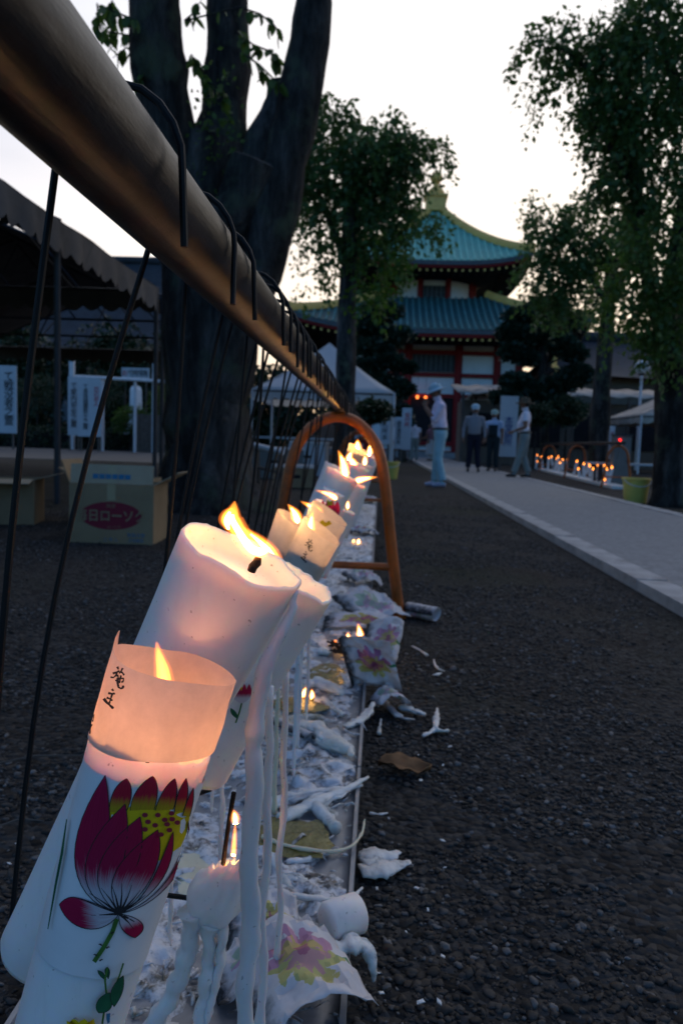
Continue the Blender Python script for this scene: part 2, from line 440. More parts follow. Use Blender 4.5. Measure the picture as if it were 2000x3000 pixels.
M['leafpaint'] = pmat('painted leaf green', (.02, .11, .05), .8, .35, 50, 0); M['stempaint'] = pmat('painted stem', (.06, .16, .03), .8, .3, 80, 0)
M['bluepaint'] = m_flat('blue paint', (.03, .16, .30))
M['wick'] = pmat('charred wick', (.02, .013, .01), .9, .5, 200, .6, 300, .002)
M['wire'] = pmat('black wire', (.006, .006, .006), .6, .3, 60, .25, 200, .0006, spec=.25)
M['pipe'] = m_pipe()
M['orange'] = pmat('orange enamel', (.40, .085, .008), .38, .22, 9, .2, 60, .001, spec=.4, dirt=(.15, .04, .008))
M['traymetal'] = pmat('grimy tray sheet', (.30, .31, .33), .42, .3, 7, .3, 50, .002, metal=.3, dirt=(.16, .15, .15))
M['ground'] = m_ground(); M['pebble'] = m_pebble()
M['path'] = pmat('grey path', (.26, .262, .262), .85, .25, 26, .6, 60, .01, dirt=(.21, .21, .21))
M['kerb'] = pmat('kerb stone', (.38, .37, .36), .8, .25, 6, .4, 50, .005, dirt=(.17, .16, .15))
M['road'] = pmat('grey road', (.075, .076, .078), .75, .15, 3, .2, 40, .004)
M['bark'] = m_bark('dark bark', (.085, .078, .072)); M['bark2'] = m_bark('grey bark', (.13, .122, .116))
M['leaf_a'] = m_leaf('zelkova leaves', (.04, .085, .016), (.10, .19, .03)); M['leaf_b'] = m_leaf('dark leaves', (.034, .08, .020), (.095, .19, .045))
M['leaf_c'] = m_leaf('bright leaves', (.04, .10, .012), (.10, .20, .022)); M['needle'] = m_leaf('pine needles', (.008, .026, .016), (.02, .055, .03), .15)
M['hedge'] = m_leaf('hedge leaves', (.010, .026, .010), (.022, .055, .016), .15)
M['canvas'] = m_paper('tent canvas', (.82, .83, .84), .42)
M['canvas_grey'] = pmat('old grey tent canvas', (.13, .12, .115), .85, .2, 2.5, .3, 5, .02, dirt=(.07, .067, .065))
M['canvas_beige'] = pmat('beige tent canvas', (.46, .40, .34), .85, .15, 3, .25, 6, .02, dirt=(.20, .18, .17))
M['steel'] = pmat('painted steel tube', (.055, .055, .06), .5, .2, 10, .05); M['white_steel'] = pmat('white tube', (.62, .63, .66), .5, .1, 8, .05)
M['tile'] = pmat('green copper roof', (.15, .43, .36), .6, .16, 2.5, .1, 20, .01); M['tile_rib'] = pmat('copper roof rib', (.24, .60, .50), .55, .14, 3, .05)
M['tile_shaded'] = pmat('shaded copper roof', (.045, .115, .115), .6, .2, 2.5, .1, 20, .01); M['tile_shaded_rib'] = pmat('shaded copper rib', (.10, .25, .25), .6, .2, 3, .05)  # shade of the upper eave put into the lower roof's colours
M['gold'] = pmat('gilt ridge', (1.0, .56, .16), .42, .15, 3, .15, 14, .02)
M['red'] = pmat('vermilion timber', (.28, .022, .022), .6, .18, 4, .1, 20, .01); M['plaster'] = pmat('white plaster', (.84, .84, .84), .85, .07, 1.5, .1, 12, .01)
M['dark'] = pmat('dark timber', (.022, .02, .022), .8, .3, 4, .1); M['grille'] = pmat('dark window grille', (.10, .11, .12), .6, .2, 6, .1)
M['stone'] = pmat('temple stone', (.30, .29, .28), .85, .2, 2, .3, 20, .01)
M['slate'] = pmat('dark slate roof', (.05, .055, .065), .7, .25, 2, .2, 14, .02); M['brownwall'] = pmat('brown wall', (.16, .125, .10), .8, .2, 2, .2, 14, .01)
M['carton'] = pmat('corrugated cardboard', (.30, .215, .125), .85, .12, 6, .15, 60, .002); M['carton_in'] = pmat('cardboard inside', (.42, .34, .23), .85, .1, 6, .15, 60, .002)
M['cartonred'] = m_flat('carton red print', (.22, .012, .03)); M['cartonblue'] = m_flat('carton blue print', (.03, .17, .30)); M['tape'] = m_flat('packing tape', (.40, .32, .18), .4)
M['signwhite'] = pmat('sign board white', (.50, .52, .55), .6, .06, 3, .03); M['signink'] = m_flat('sign black ink', (.02, .02, .022)); M['signred'] = m_flat('sign red ink', (.45, .03, .05)); M['signblue'] = m_flat('sign blue ink', (.02, .05, .20))
M['wood'] = pmat('weathered timber', (.12, .10, .085), .85, .3, 6, .3, 40, .004)
M['bucket'] = pmat('yellow plastic', (.62, .50, .12), .45, .08, 4, .03, sss=0)
M['greybox'] = pmat('grey steel cabinet', (.17, .17, .16), .5, .12, 4, .05); M['glass_globe'] = pmat('white glass globe', (.62, .68, .70), .12, .03, 3, 0)
M['skin'] = pmat('skin', (.24, .13, .09), .55, .08, 20, .05); M['hair'] = m_flat('black hair', (.012, .011, .012), .6)
M['deadleaf'] = pmat('dry brown leaf', (.16, .085, .04), .7, .35, 30, .4, 60, .002)
M['flame_core'] = m_vol('flame core', (1.0, .62, .17), 1500); M['flame_mantle'] = m_vol('flame mantle', (1.0, .30, .03), 200); M['flame_halo'] = m_vol('flame halo', (1.0, .22, .03), 42)
M['flame_tip'] = m_vol('flame tip', (1.0, .22, .02), 330)
M['flame_far'] = m_emit('small flame', (1.0, .27, .035), 3.5); M['flame_far_core'] = m_emit('small flame core', (1.0, .42, .09), 5.0)
M['ember'] = m_emit('ember', (1.0, .2, .03), 3.0); M['redlamp'] = m_emit('red pilot lamp', (1.0, .02, .02), 2.2); M['lantern'] = m_emit('orange lantern', (1.0, .20, .04), 2.0)
# ================================================================== the setting
g = Geo()
g.grid(lambda u, v: Vector((-220+440*u, -30+330*v, 0)), 44, 33)
o = g.build('ground', M['ground'], smooth=False); _tag(o, 'dark dirt and gravel temple yard', 'ground', kind='structure')
# raised path with kerb stones
g = Geo(); g.box((2.215, 17.5, .024), (1.565, 45, .048))
path = g.build('path', M['path'], smooth=False); _tag(path, 'raised pale grey path leading to the temple', 'path', kind='structure')
y = -4.0; k = 0
kme = {}
while y < 40:
    L = .6 if y < 16 else 1.2
    for x in (1.355, 3.075):
        key = (L, k % 3)
        if key not in kme:
            q = Geo(); q.box((0, 0, .027), (.15, L-.008, .054+.003*(k % 3)))
            kme[key] = q.mesh('kerb_stone', M['kerb'], False)
        b = link_mesh('kerb_stone', kme[key], path); b.location = (x, y+L/2, 0)
        k += 1
    y += L
# road beyond the left tent
g = Geo(); g.box((-24, 24.5, .004), (44, 12, .02))
o = g.build('road', M['road'], smooth=False); _tag(o, 'pale grey side road beyond the tent', 'road', kind='structure')

# loose gravel: countless pebbles, one object
def ico(level):
    t = (1+5**.5)/2
    v = np.array([(-1, t, 0), (1, t, 0), (-1, -t, 0), (1, -t, 0), (0, -1, t), (0, 1, t), (0, -1, -t), (0, 1, -t), (t, 0, -1), (t, 0, 1), (-t, 0, -1), (-t, 0, 1)], float)
    v /= np.linalg.norm(v[0])
    f = [(0, 11, 5), (0, 5, 1), (0, 1, 7), (0, 7, 10), (0, 10, 11), (1, 5, 9), (5, 11, 4), (11, 10, 2), (10, 7, 6), (7, 1, 8), (3, 9, 4), (3, 4, 2), (3, 2, 6), (3, 6, 8), (3, 8, 9), (4, 9, 5), (2, 4, 11), (6, 2, 10), (8, 6, 7), (9, 8, 1)]
    for _ in range(level):
        v = list(map(tuple, v)); cache = {}; nf = []
        def mid(a, b):
            key = (min(a, b), max(a, b))
            if key not in cache:
                m = np.array(v[a])+np.array(v[b]); m /= np.linalg.norm(m); v.append(tuple(m)); cache[key] = len(v)-1
            return cache[key]
        for a, b, c in f:
            ab, bc, ca = mid(a, b), mid(b, c), mid(c, a); nf += [(a, ab, ca), (b, bc, ab), (c, ca, bc), (ab, bc, ca)]
        f = nf; v = np.array(v)
    return np.array(v), np.array(f)
def pebbles(n, x0, x1, y0, y1, smin, smax, level, dens):
    bv, bf = ico(level)
    xs = rng.uniform(x0, x1, n*3); ys = y0 + (y1-y0)*rng.uniform(0, 1, n*3)**1.25
    keep = []
    for x, y in zip(xs, ys):
        if -.375 < x < -.005: continue
        if abs((x*FPX/y)+115) > 1080: continue
        if x > 1.2: continue
        if rng.uniform() > min(1, (11.0-y)/6.0): continue
        d = fbm((x, y, 0), 1.6, 3) + .25*fbm((x, y, 3), 6, 2)
        if d < dens and rng.uniform() > .12: continue
        keep.append((x, y))
        if len(keep) >= n: break
    k = np.array(keep); n = len(k)
    s = smin + (smax-smin)*rng.uniform(0, 1, n)**2.6
    sc = np.stack([s*rng.uniform(.8, 1.35, n), s*rng.uniform(.6, 1.0, n), s*rng.uniform(.28, .6, n)], 1)
    th = rng.uniform(0, 6.283, n); tl = rng.normal(0, .3, n)
    # lumpy individual shapes
    jit = 1 + rng.normal(0, .19, (n, len(bv)))
    V = bv[None]*jit[..., None]*sc[:, None]
    c, si = np.cos(tl), np.sin(tl)
    y2 = V[..., 1]*c[:, None]-V[..., 2]*si[:, None]; z2 = V[..., 1]*si[:, None]+V[..., 2]*c[:, None]
    c, si = np.cos(th), np.sin(th)
    x3 = V[..., 0]*c[:, None]-y2*si[:, None]; y3 = V[..., 0]*si[:, None]+y2*c[:, None]
    V = np.stack([x3+k[:, 0, None], y3+k[:, 1, None], z2+(sc[:, 2]*.45)[:, None]], -1)
    F = bf[None]+(np.arange(n)*len(bv))[:, None, None]
    return V.reshape(-1, 3), F.reshape(-1, 3)
Va, Fa = pebbles(15000, -1.2, 1.2, .62, 2.0, .002, .0080, 1, -.06)
Vb, Fb = pebbles(50000, -3.4, 1.25, 1.9, 10.5, .0034, .0095, 0, -.08)
me = fast_mesh('gravel', np.concatenate([Va, Vb]), np.concatenate([Fa, Fb+len(Va)]), M['pebble'], True)
o = link_mesh('gravel', me); _tag(o, 'loose grey pebbles strewn over the dirt', 'gravel', kind='stuff')

# ------------------------------------------------------------------ foliage
LEAF_V = np.array([(0, 0, 0), (.5, .30, .05), (1, 0, -.05), (.5, -.30, .05)], float)
def leaf_cloud(pts, dirs, size, jitter=.8):
    """one folded four-cornered leaf at each point"""
    n = len(pts); d = dirs + rng.normal(0, jitter, (n, 3)); d /= np.linalg.norm(d, axis=1, keepdims=True)
    r = rng.normal(0, 1, (n, 3)); s = np.cross(d, r); s /= np.linalg.norm(s, axis=1, keepdims=True)+1e-9
    u = np.cross(s, d); sz = size*rng.uniform(.45, 1.45, n)
    L = LEAF_V[None]*sz[:, None, None]
    V = pts[:, None] + d[:, None]*L[..., :1] + s[:, None]*L[..., 1:2] + u[:, None]*L[..., 2:3]
    F = np.arange(n*4).reshape(n, 4)
    return V.reshape(-1, 3), F
def sprays(centres, out, length, droop, nleaf, spread=.05):
    """leafy twigs starting at centres, heading out, bending down"""
    P_, D_ = [], []
    n = len(centres)
    ln = length*rng.uniform(.6, 1.3, n)
    d = out.copy()
    p = centres.copy()
    for k in range(nleaf):
        P_.append(p + rng.normal(0, spread, (n, 3))); D_.append(d.copy())
        p = p + d*(ln/nleaf)[:, None]
        d[:, 2] -= droop/nleaf*1.6; d /= np.linalg.norm(d, axis=1, keepdims=True)
    return np.concatenate(P_), np.concatenate(D_)
def crown_mesh(blobs, n, length, droop, nleaf, size, mat, name='crown', hollow=.35, spread=.05):
    """blobs: (centre, radii, weight); twigs start inside the blobs"""
    w = np.array([b[2] for b in blobs], float); w /= w.sum()
    C, O = [], []
    for b, ww in zip(blobs, w):
        m = max(1, int(n*ww)); v = rng.normal(0, 1, (m, 3)); v /= np.linalg.norm(v, axis=1, keepdims=True)
        r = (hollow + (1-hollow)*rng.uniform(0, 1, m)**.6)[:, None]
        C.append(np.array(b[0])+v*r*np.array(b[1])); dd = v*np.array([1, 1, .45])+rng.normal(0, .35, (m, 3)); O.append(dd/np.linalg.norm(dd, axis=1, keepdims=True))
    p, d = sprays(np.concatenate(C), np.concatenate(O), length, droop, nleaf, spread)
    V, F = leaf_cloud(p, d, size)
    return fast_mesh(name, V, F, mat)
def limb(geo, pts, r0, r1, seg=10, wob=.0):
    n = len(pts); P2 = []; r = []
    m = 4
    for i in range(n-1):
        for k in range(m):
            t = k/m; P2.append(Vector(pts[i]).lerp(Vector(pts[i+1]), t))
    P2.append(Vector(pts[-1]))
    # smooth
    for _ in range(2):
        P2 = [P2[0]]+[(P2[i-1]+P2[i]*2+P2[i+1])/4 for i in range(1, len(P2)-1)]+[P2[-1]]
    N = len(P2)
    for i in range(N):
        t = i/(N-1); r.append((r0+(r1-r0)*t)*(1+wob*fbm((P2[i].x*3, P2[i].y*3, P2[i].z*2), 1, 2)))
    geo.tube(P2, r, seg)
# ================================================================== trees
def roughen(o, amp, sc):
    me = o.data
    for v in me.vertices:
        n = v.normal; v.co += n*(amp*fbm(v.co, sc, 3))
# pollarded tree beside the rail -----------------------------------------------------------
D1 = 7.2
t1 = thing('pollarded_tree', 'thick dark pollarded tree with forked limbs beside the grey tent', 'tree', P(612, 1480, D1)*1.0)
t1.location.z = 0; ORG[t1.name] = Vector(t1.location)
g = Geo()
gb = G(610, 1500); gb = P(610, 1490, D1); gb.z = -.05
limb(g, [gb, P(612, 1250, D1), P(590, 900, D1), P(580, 640, D1), P(600, 420, D1)], .405, .36, 20, .12)
g.lathe((gb.x, gb.y, -.05), (0, 0, 1), [(.68, 0), (.55, .12), (.43, .35), (.36, .7)], 20, fn=lambda a, i, r, h: (r*(1+.16*math.sin(a*5+1)*(1-i/3)), h))
tr = g.build('trunk', M['bark'], t1, angle=None); roughen(tr, .07, 3.2); roughen(tr, .03, 9)
for nm, pts, r0, r1 in (
    ('limb', [P(580, 900, D1), P(510, 520, D1-.15), P(470, 250, D1-.3), P(455, 60, D1-.4), P(430, -250, D1-.5)], .30, .175),
    ('limb', [P(640, 560, D1), P(655, 330, D1+.2), P(670, 150, D1+.2), P(665, -40, D1+.2), P(650, -320, D1+.3)], .26, .15),
    ('limb', [P(628, 1230, D1-.02), P(690, 960, D1-.2), P(735, 850, D1-.33), P(800, 640, D1-.4), P(850, 420, D1-.4), P(895, 180, D1-.4), P(925, -60, D1-.4), P(960, -350, D1-.3)], .26, .125),
    ('limb', [P(700, 640, D1+.1), P(780, 440, D1+.1), P(815, 330, D1+.1), P(822, 238, D1+.1)], .24, .13),
    ('limb', [P(620, 760, D1-.3), P(700, 620, D1-.42), P(748, 470, D1-.5)], .28, .20)):
    g = Geo(); limb(g, pts, r0, r1, 16, .15); lb = g.build(nm, M['bark'] if nm == 'limb' and pts[0].x < -1.5 else M['bark2'], t1, angle=50); roughen(lb, .04, 3.5); roughen(lb, .014, 11)
g = Geo(); cpt = P(748, 470, D1-.5); cn = (P(748, 470, D1-.5)-P(700, 620, D1-.42)).normalized()
g.lathe(cpt-cn*.005, cn, [(.195, 0), (.16, .012), (.0, .016)], 16); g.build('cut_face', M['wood'], t1)
# single leaves one can tell apart against the sky
lg = Geo()
lg.grid(lambda u, v: Vector((u, (v-.5)*.62*math.sin(math.pi*min(1, u*.96+.04))**.8*(1.15-.45*u), .12*abs(v-.5)-.16*u*u)), 5, 4)
lme = lg.mesh('leaf', M['leaf_a'], True, None)
def place_leaf(parent, me, p, size, heading, pitch, roll):
    o = bpy.data.objects.new('leaf', me); COL.objects.link(o); o.parent = parent
    o.location = p-ORG[parent.name]; o.scale = (size,)*3; o.rotation_euler = (roll, pitch, heading); return o
twigs = [([(845-300, 60), (700, 20), (760, 40), (800, 70), (830, 110)], 9), ([(690, 90), (740, 130), (790, 150), (820, 190)], 10), ([(700, 150), (760, 190), (800, 230), (830, 250)], 8),
         ([(540, 60), (565, 40), (590, 0)], 5), ([(545, 190), (570, 170), (600, 200)], 5), ([(560, 160), (600, 220), (612, 250)], 5),
         ([(400, 60), (350, 40), (300, 20)], 9), ([(410, 110), (360, 100), (300, 90), (275, 50)], 9), ([(415, 150), (370, 140), (330, 170)], 6), ([(420, 210), (400, 240), (370, 250)], 4), ([(330, 0), (310, 60), (345, 120)], 8), ([(285, 10), (290, 70), (330, 150)], 7), ([(640, 300), (655, 360), (640, 420)], 5), ([(610, 240), (640, 260), (660, 300)], 4)]
for pts, n in twigs:
    dd = D1-.2+random.uniform(-.5, .5)
    w3 = [P(x, y, dd) for x, y in pts]
    g = Geo(); g.tube(w3, [.008]*(len(w3)-1)+[.003], 5); g.build('twig', M['bark'], t1)
    for i in range(n):
        u = (i+.5)/n*(len(w3)-1); a = int(u); p = w3[a].lerp(w3[min(a+1, len(w3)-1)], u-a)
        for s in (-1, 1):
            if random.random() < .12: continue
            place_leaf(t1, lme, p+Vector((random.uniform(-.02, .02),)*3), random.uniform(.09, .145), random.uniform(0, 6.28), random.uniform(.5, 1.5), random.uniform(-.8, .8))
# moss and ivy on the fork
pp = np.array([list(P(random.gauss(640, 45), random.gauss(360, 90), D1-.52+random.uniform(-.05, .05))) for _ in range(170)])
V, F = leaf_cloud(pp, np.tile([0, -.5, -1.0], (len(pp), 1)), .06); o = link_mesh('ivy', fast_mesh('ivy', V-np.array(ORG[t1.name]), F, M['leaf_a']), t1); o['kind'] = 'stuff'

def tree(name, label, base, trunk_px, dtr, r0, r1, limbs, blobs, n, length, droop, nleaf, size, mats, bark='bark', group=None, spread=.05):
    b = Vector((base.x, base.y, 0)); t = thing(name, label, 'tree', b, group)
    g = Geo(); pts = [Vector((b.x, b.y, -.05))]+[P(x, y, dtr) for x, y in trunk_px]
    limb(g, pts, r0, r1, 16, .1)
    g.lathe((b.x, b.y, -.03), (0, 0, 1), [(r0*1.55, 0), (r0*1.25, .12), (r0*1.02, .4)], 16, fn=lambda a, i, r, h: (r*(1+.12*math.sin(a*4)*(1-i/2)), h))
    tr = g.build('trunk', M[bark], t, angle=None); roughen(tr, r0*.07, 6)
    for pts, a, c in limbs:
        g = Geo(); limb(g, [P(x, y, d) for x, y, d in pts], a, c, 8, .1); g.build('limb', M[bark], t, angle=None)
    for i, mt in enumerate(mats):
        bl = [(np.array(P(x, y, d))-np.array(b), np.array(rr), w) for (x, y, d, rr, w, mi) in blobs if mi == i]
        me = crown_mesh(bl, int(n*sum(q[2] for q in bl)/sum(q[4] for q in blobs)), length, droop, nleaf, size, M[mt], spread=spread)
        link_mesh('crown', me, t)
    return t
# bushy tree left of the temple
d2 = 15.0
tree('broadleaf_tree', 'round-crowned dark tree with drooping twigs in front of the white tent', P(1005, 1396, d2),
     [(1012, 1130), (1016, 900), (1022, 780), (1024, 640), (1018, 480)], d2, .215, .12,
     [([(1020, 780, d2), (960, 640, d2), (920, 520, d2)], .08, .03), ([(1024, 700, d2), (1090, 590, d2), (1130, 500, d2)], .08, .03), ([(1020, 600, d2), (1060, 450, d2), (1080, 380, d2)], .07, .03), ([(1020, 840, d2), (1080, 780, d2-.2), (1110, 790, d2-.3)], .05, .02)],
     [(1010, 470, d2, (.95, .95, .85), 5, 0), (935, 430, d2, (.5, .6, .6), 2, 0), (1110, 440, d2, (.6, .6, .55), 2.3, 0), (1170, 450, d2, (.45, .5, .3), 1.2, 0), (930, 610, d2, (.35, .5, .7), 1.4, 0), (1090, 620, d2, (.6, .7, .9), 2.6, 0), (1150, 560, d2, (.4, .4, .6), 1.1, 0), (1020, 620, d2-.3, (.55, .4, .9), 1.6, 0),
      (960, 340, d2, (.35, .5, .3), .8, 0), (1270, 425, d2, (.22, .2, .06), .25, 0), (1235, 420, d2, (.3, .25, .1), .5, 0), (910, 780, d2, (.2, .3, .45), .35, 0), (1110, 800, d2-.6, (.35, .3, .4), .8, 1), (1130, 690, d2-.6, (.25, .3, .3), .3, 1), (1240, 640, d2-.4, (.3, .2, .25), .5, 0)],
     820, .65, 2.3, 22, .105, ['leaf_b', 'leaf_c'], 'bark2')
# tree behind the far candle row
d3 = 18.2
tree('broadleaf_tree', 'slender dark tree behind the far row of candles', P(1762, 1408, d3),
     [(1752, 1300), (1760, 1150), (1772, 1000), (1782, 880), (1790, 760)], d3, .27, .12,
     [([(1782, 900, d3), (1700, 760, d3), (1640, 680, d3)], .09, .03), ([(1782, 900, d3), (1840, 780, d3), (1870, 700, d3)], .09, .03)],
     [(1750, 680, d3, (.95, .9, .75), 4, 0), (1670, 740, d3, (.6, .6, .7), 2.4, 0), (1610, 640, d3, (.35, .3, .35), .7, 0), (1590, 780, d3, (.45, .4, .55), 1.3, 0), (1680, 860, d3, (.5, .5, .45), 1.3, 0), (1850, 700, d3, (.5, .6, .6), 1.5, 0), (1570, 600, d3, (.15, .15, .2), .2, 0), (1600, 860, d3, (.4, .4, .3), .6, 0)],
     520, .65, 2.2, 20, .11, ['leaf_b'], 'bark')
# big tree at the path's right edge
d4 = 10.0
tree('broadleaf_tree', 'tall dark tree with long drooping twigs standing beside the yellow bucket', P(1965, 1484, d4),
     [(1960, 1380), (1965, 1180), (1950, 1000), (1985, 760), (2040, 520), (2080, 250)], d4, .215, .14,
     [([(1960, 1060, d4), (1900, 860, d4), (1868, 640, d4), (1850, 420, d4), (1830, 220, d4)], .10, .035), ([(1860, 560, d4), (1780, 420, d4), (1700, 300, d4)], .05, .02), ([(1845, 380, d4), (1740, 220, d4), (1650, 140, d4), (1590, 140, d4)], .045, .015), ([(2060, 400, d4), (1960, 200, d4), (1920, 60, d4)], .09, .04)],
     [(1900, 210, d4, (.75, .8, .6), 4, 0), (1960, 60, d4, (.6, .8, .5), 3, 0), (1850, 330, d4, (.5, .6, .45), 2.2, 0), (1930, 430, d4, (.55, .6, .6), 2.4, 0), (1990, 600, d4, (.45, .6, .6), 1.8, 0), (1790, 330, d4, (.3, .4, .35), 1.0, 0), (1800, 500, d4, (.22, .3, .3), .8, 0), (1650, 120, d4, (.32, .3, .10), .75, 0), (1580, 130, d4, (.14, .2, .08), .25, 0), (1590, 255, d4, (.06, .1, .22), .22, 0), (1720, 170, d4, (.25, .25, .12), .45, 0), (1770, 110, d4, (.3, .3, .16), .6, 0), (1870, 60, d4, (.4, .4, .3), 1.3, 0), (1800, 560, d4, (.2, .25, .12), .35, 0),
      (1930, 720, d4-.5, (.45, .4, .35), 1.2, 1), (1880, 830, d4-.5, (.42, .4, .3), 1.1, 1), (1835, 915, d4-.6, (.2, .3, .2), .4, 1), (1970, 880, d4-.6, (.4, .4, .4), 1.3, 1), (1990, 1000, d4-.4, (.3, .3, .35), .9, 0)],
     1200, .5, 2.2, 20, .078, ['leaf_b', 'leaf_a'], 'bark', spread=.04)
# clipped pines before the temple
def pine(label, base, dpt, trunk, pads, n):
    t = thing('pine_tree', label, 'tree', Vector((base.x, base.y, 0)), None)
    g = Geo(); limb(g, [Vector((base.x, base.y, -.05))]+[P(x, y, dpt) for x, y in trunk], .17, .07, 10, .2); g.build('trunk', M['bark'], t, angle=None)
    for x, y, r, h in pads:
        g = Geo(); a = P(x, y, dpt); tx, ty = min(trunk, key=lambda q: abs(q[1]-y-20)); limb(g, [P(tx, ty, dpt), (P(tx, ty, dpt)+a)/2+Vector((0, 0, .1)), a], .05, .02, 6); g.build('limb', M['bark'], t, angle=None)
        rr = r*dpt/FPX
        v = rng.normal(0, 1, (n, 3)); v /= np.linalg.norm(v, axis=1, keepdims=True); v *= rng.uniform(.3, 1, (n, 1))**.5
        c = np.array(a-t.location)+v*np.array([rr, rr, h*dpt/FPX])
        rep = 9; c = np.repeat(c, rep, 0)+rng.normal(0, .03, (n*rep, 3)); d = np.repeat(v*np.array([1, 1, .5])+np.array([0, 0, .5]), rep, 0)
        V, F = leaf_cloud(c, d, .17, .7)
        link_mesh('foliage_pad', fast_mesh('foliage_pad', V, F, M['needle']), t)
pine('layered dark pine left of the temple door', P(1180, 1350, 29), 29, [(1175, 1250), (1165, 1120), (1150, 1000), (1140, 920)],
     [(1120, 915, 60, 26), (1075, 960, 50, 22), (1150, 985, 60, 24), (1090, 1020, 60, 22), (1130, 1060, 55, 20), (1195, 1078, 20, 9), (1060, 1075, 40, 16), (1170, 1140, 40, 24), (1090, 1110, 50, 16), (1170, 1220, 34, 30)], 240)
pine('tall spreading pine right of the temple', P(1598, 1350, 27), 27, [(1590, 1200), (1585, 1080), (1592, 960), (1600, 880)],
     [(1600, 900, 60, 22), (1530, 930, 50, 20), (1650, 950, 60, 22), (1500, 975, 40, 18), (1570, 985, 55, 20), (1640, 1010, 50, 20), (1500, 1030, 36, 20), (1540, 1050, 34, 14), (1510, 1120, 40, 22), (1680, 1040, 36, 16), (1560, 1150, 42, 22), (1640, 1125, 40, 22), (1690, 1100, 40, 24), (1480, 1165, 42, 14), (1610, 1180, 50, 22), (1530, 1195, 40, 18), (1660, 1200, 44, 24)], 230)
def shrub(label, x, y, d, w, h, n=500, mat='hedge', name='shrub', size=.09):
    c = P(x, y, d); t = thing(name, label, 'shrub', (c.x, c.y, 0))
    g = Geo(); g.tube([(c.x, c.y, 0), (c.x, c.y, c.z*.7)], [.05, .03], 6); g.build('stem', M['bark'], t)
    v = rng.normal(0, 1, (n, 3)); v /= np.linalg.norm(v, axis=1, keepdims=True)
    bump = np.array([1+.25*fbm(q*2, 1, 2) for q in v])[:, None]
    p = v*bump*np.array([w*d/FPX, w*d/FPX*.8, h*d/FPX])*rng.uniform(.55, 1, (n, 1)) + np.array([0, 0, c.z])
    p = np.repeat(p, 7, 0)+rng.normal(0, .05, (n*7, 3)); V, F = leaf_cloud(p, np.repeat(v, 7, 0), size)
    link_mesh('crown', fast_mesh('crown', V, F, M[mat]), t)
shrub('dark clipped shrub under the white tent', 1090, 1205, 17.5, 55, 24); shrub('low dark shrub beside the white tent pole', 1010, 1215, 17.8, 45, 20)
shrub('dark bush left of the brown wall', 1570, 1215, 25, 55, 28); shrub('dark bush over the brown wall', 1660, 1205, 25.5, 55, 40)
shrub('round clipped bush behind the signboards', 290, 1150, 33, 80, 60, 600); shrub('round clipped bush behind the striped notice', 110, 1150, 33.5, 70, 55, 500); shrub('yellow-green azalea bush by the wooden fence', 385, 1230, 31, 50, 40, 400, 'leaf_a'); shrub('mossy bush behind the white pole', 470, 1190, 31.5, 34, 70, 300, 'leaf_a')
# dark hedge along the far side of the road
hb = thing('hedge', 'long dark clipped hedge along the side road', 'hedge', (-16, 31.6, 0))
n = 2600; p = np.stack([rng.uniform(-9, 8.5, n), rng.uniform(-.4, .4, n), rng.uniform(.05, .85, n)], 1); p = np.repeat(p, 6, 0)+rng.normal(0, .07, (n*6, 3))
V, F = leaf_cloud(p, np.tile([0, -.4, .4], (len(p), 1)), .10); link_mesh('foliage', fast_mesh('foliage', V, F, M['hedge']), hb)
g = Geo(); g.box((-16, 31.7, .35), (17.2, .4, .7)); g.build('woody_core', M['dark'], hb, smooth=False)
# dense dark evergreens behind the tents
for i, (x, y, h, lb) in enumerate(((-9.6, 37.5, 6.0, 'dense dark evergreen behind the hedge, nearest the fence'), (-13.6, 39, 6.6, 'dense dark evergreen behind the hedge beyond the notice boards'), (-18.0, 38, 6.4, 'dense dark evergreen behind the hedge far left of the road'), (-5.6, 40, 4.6, 'low dark evergreen beside the white hip-roofed tent'))):
    t = thing('evergreen_tree', lb, 'tree', (x, y, 0)); g = Geo(); g.tube([(x, y, -.05), (x+.1, y, h*.4), (x, y, h*.8)], [.3, .2, .08], 10); g.build('trunk', M['bark'], t)
    bl = [((0, 0, h*.42), (2.2, 1.8, h*.40), 3), ((-.8, 0, h*.62), (1.5, 1.5, h*.30), 2), ((.9, .2, h*.58), (1.5, 1.4, h*.28), 2), ((0, 0, h*.80), (1.0, 1.0, h*.18), 1), ((0, -.4, h*.18), (2.0, 1.2, h*.17), 2)]
    link_mesh('crown', crown_mesh(bl, 900, .5, .8, 14, .22, M['hedge'], 'crown', .25), t)
t = thing('boundary_wall', 'low dark boundary wall far behind the yard', 'wall', (0, 57.5, 0))
g = Geo(); g.box((0, 57.5, 1.2), (130, .3, 2.4)); g.build('masonry', M['brownwall'], t, False); g = Geo(); g.box((0, 57.5, 2.48), (130.2, .6, .16)); g.build('tile_coping', M['slate'], t, False)
# distant woods: reads as one mass
bl = []
for x in np.arange(-70, 75, 2.6):
    h = 3.6+1.3*fbm((x*.13, 0, 0), 1, 2) + (1.3 if x < -6 else 0) - (1.3 if 8 < x < 26 else 0)
    bl.append(((x, 66+random.uniform(-3, 3), h*.55), (2.4, 2, h*.55), 1))
o = link_mesh('distant_woods', crown_mesh(bl, 2600, .9, .8, 8, .55, M['leaf_b'], 'distant_woods', .2)); _tag(o, 'dark mass of distant trees behind the halls', 'woods', kind='stuff')

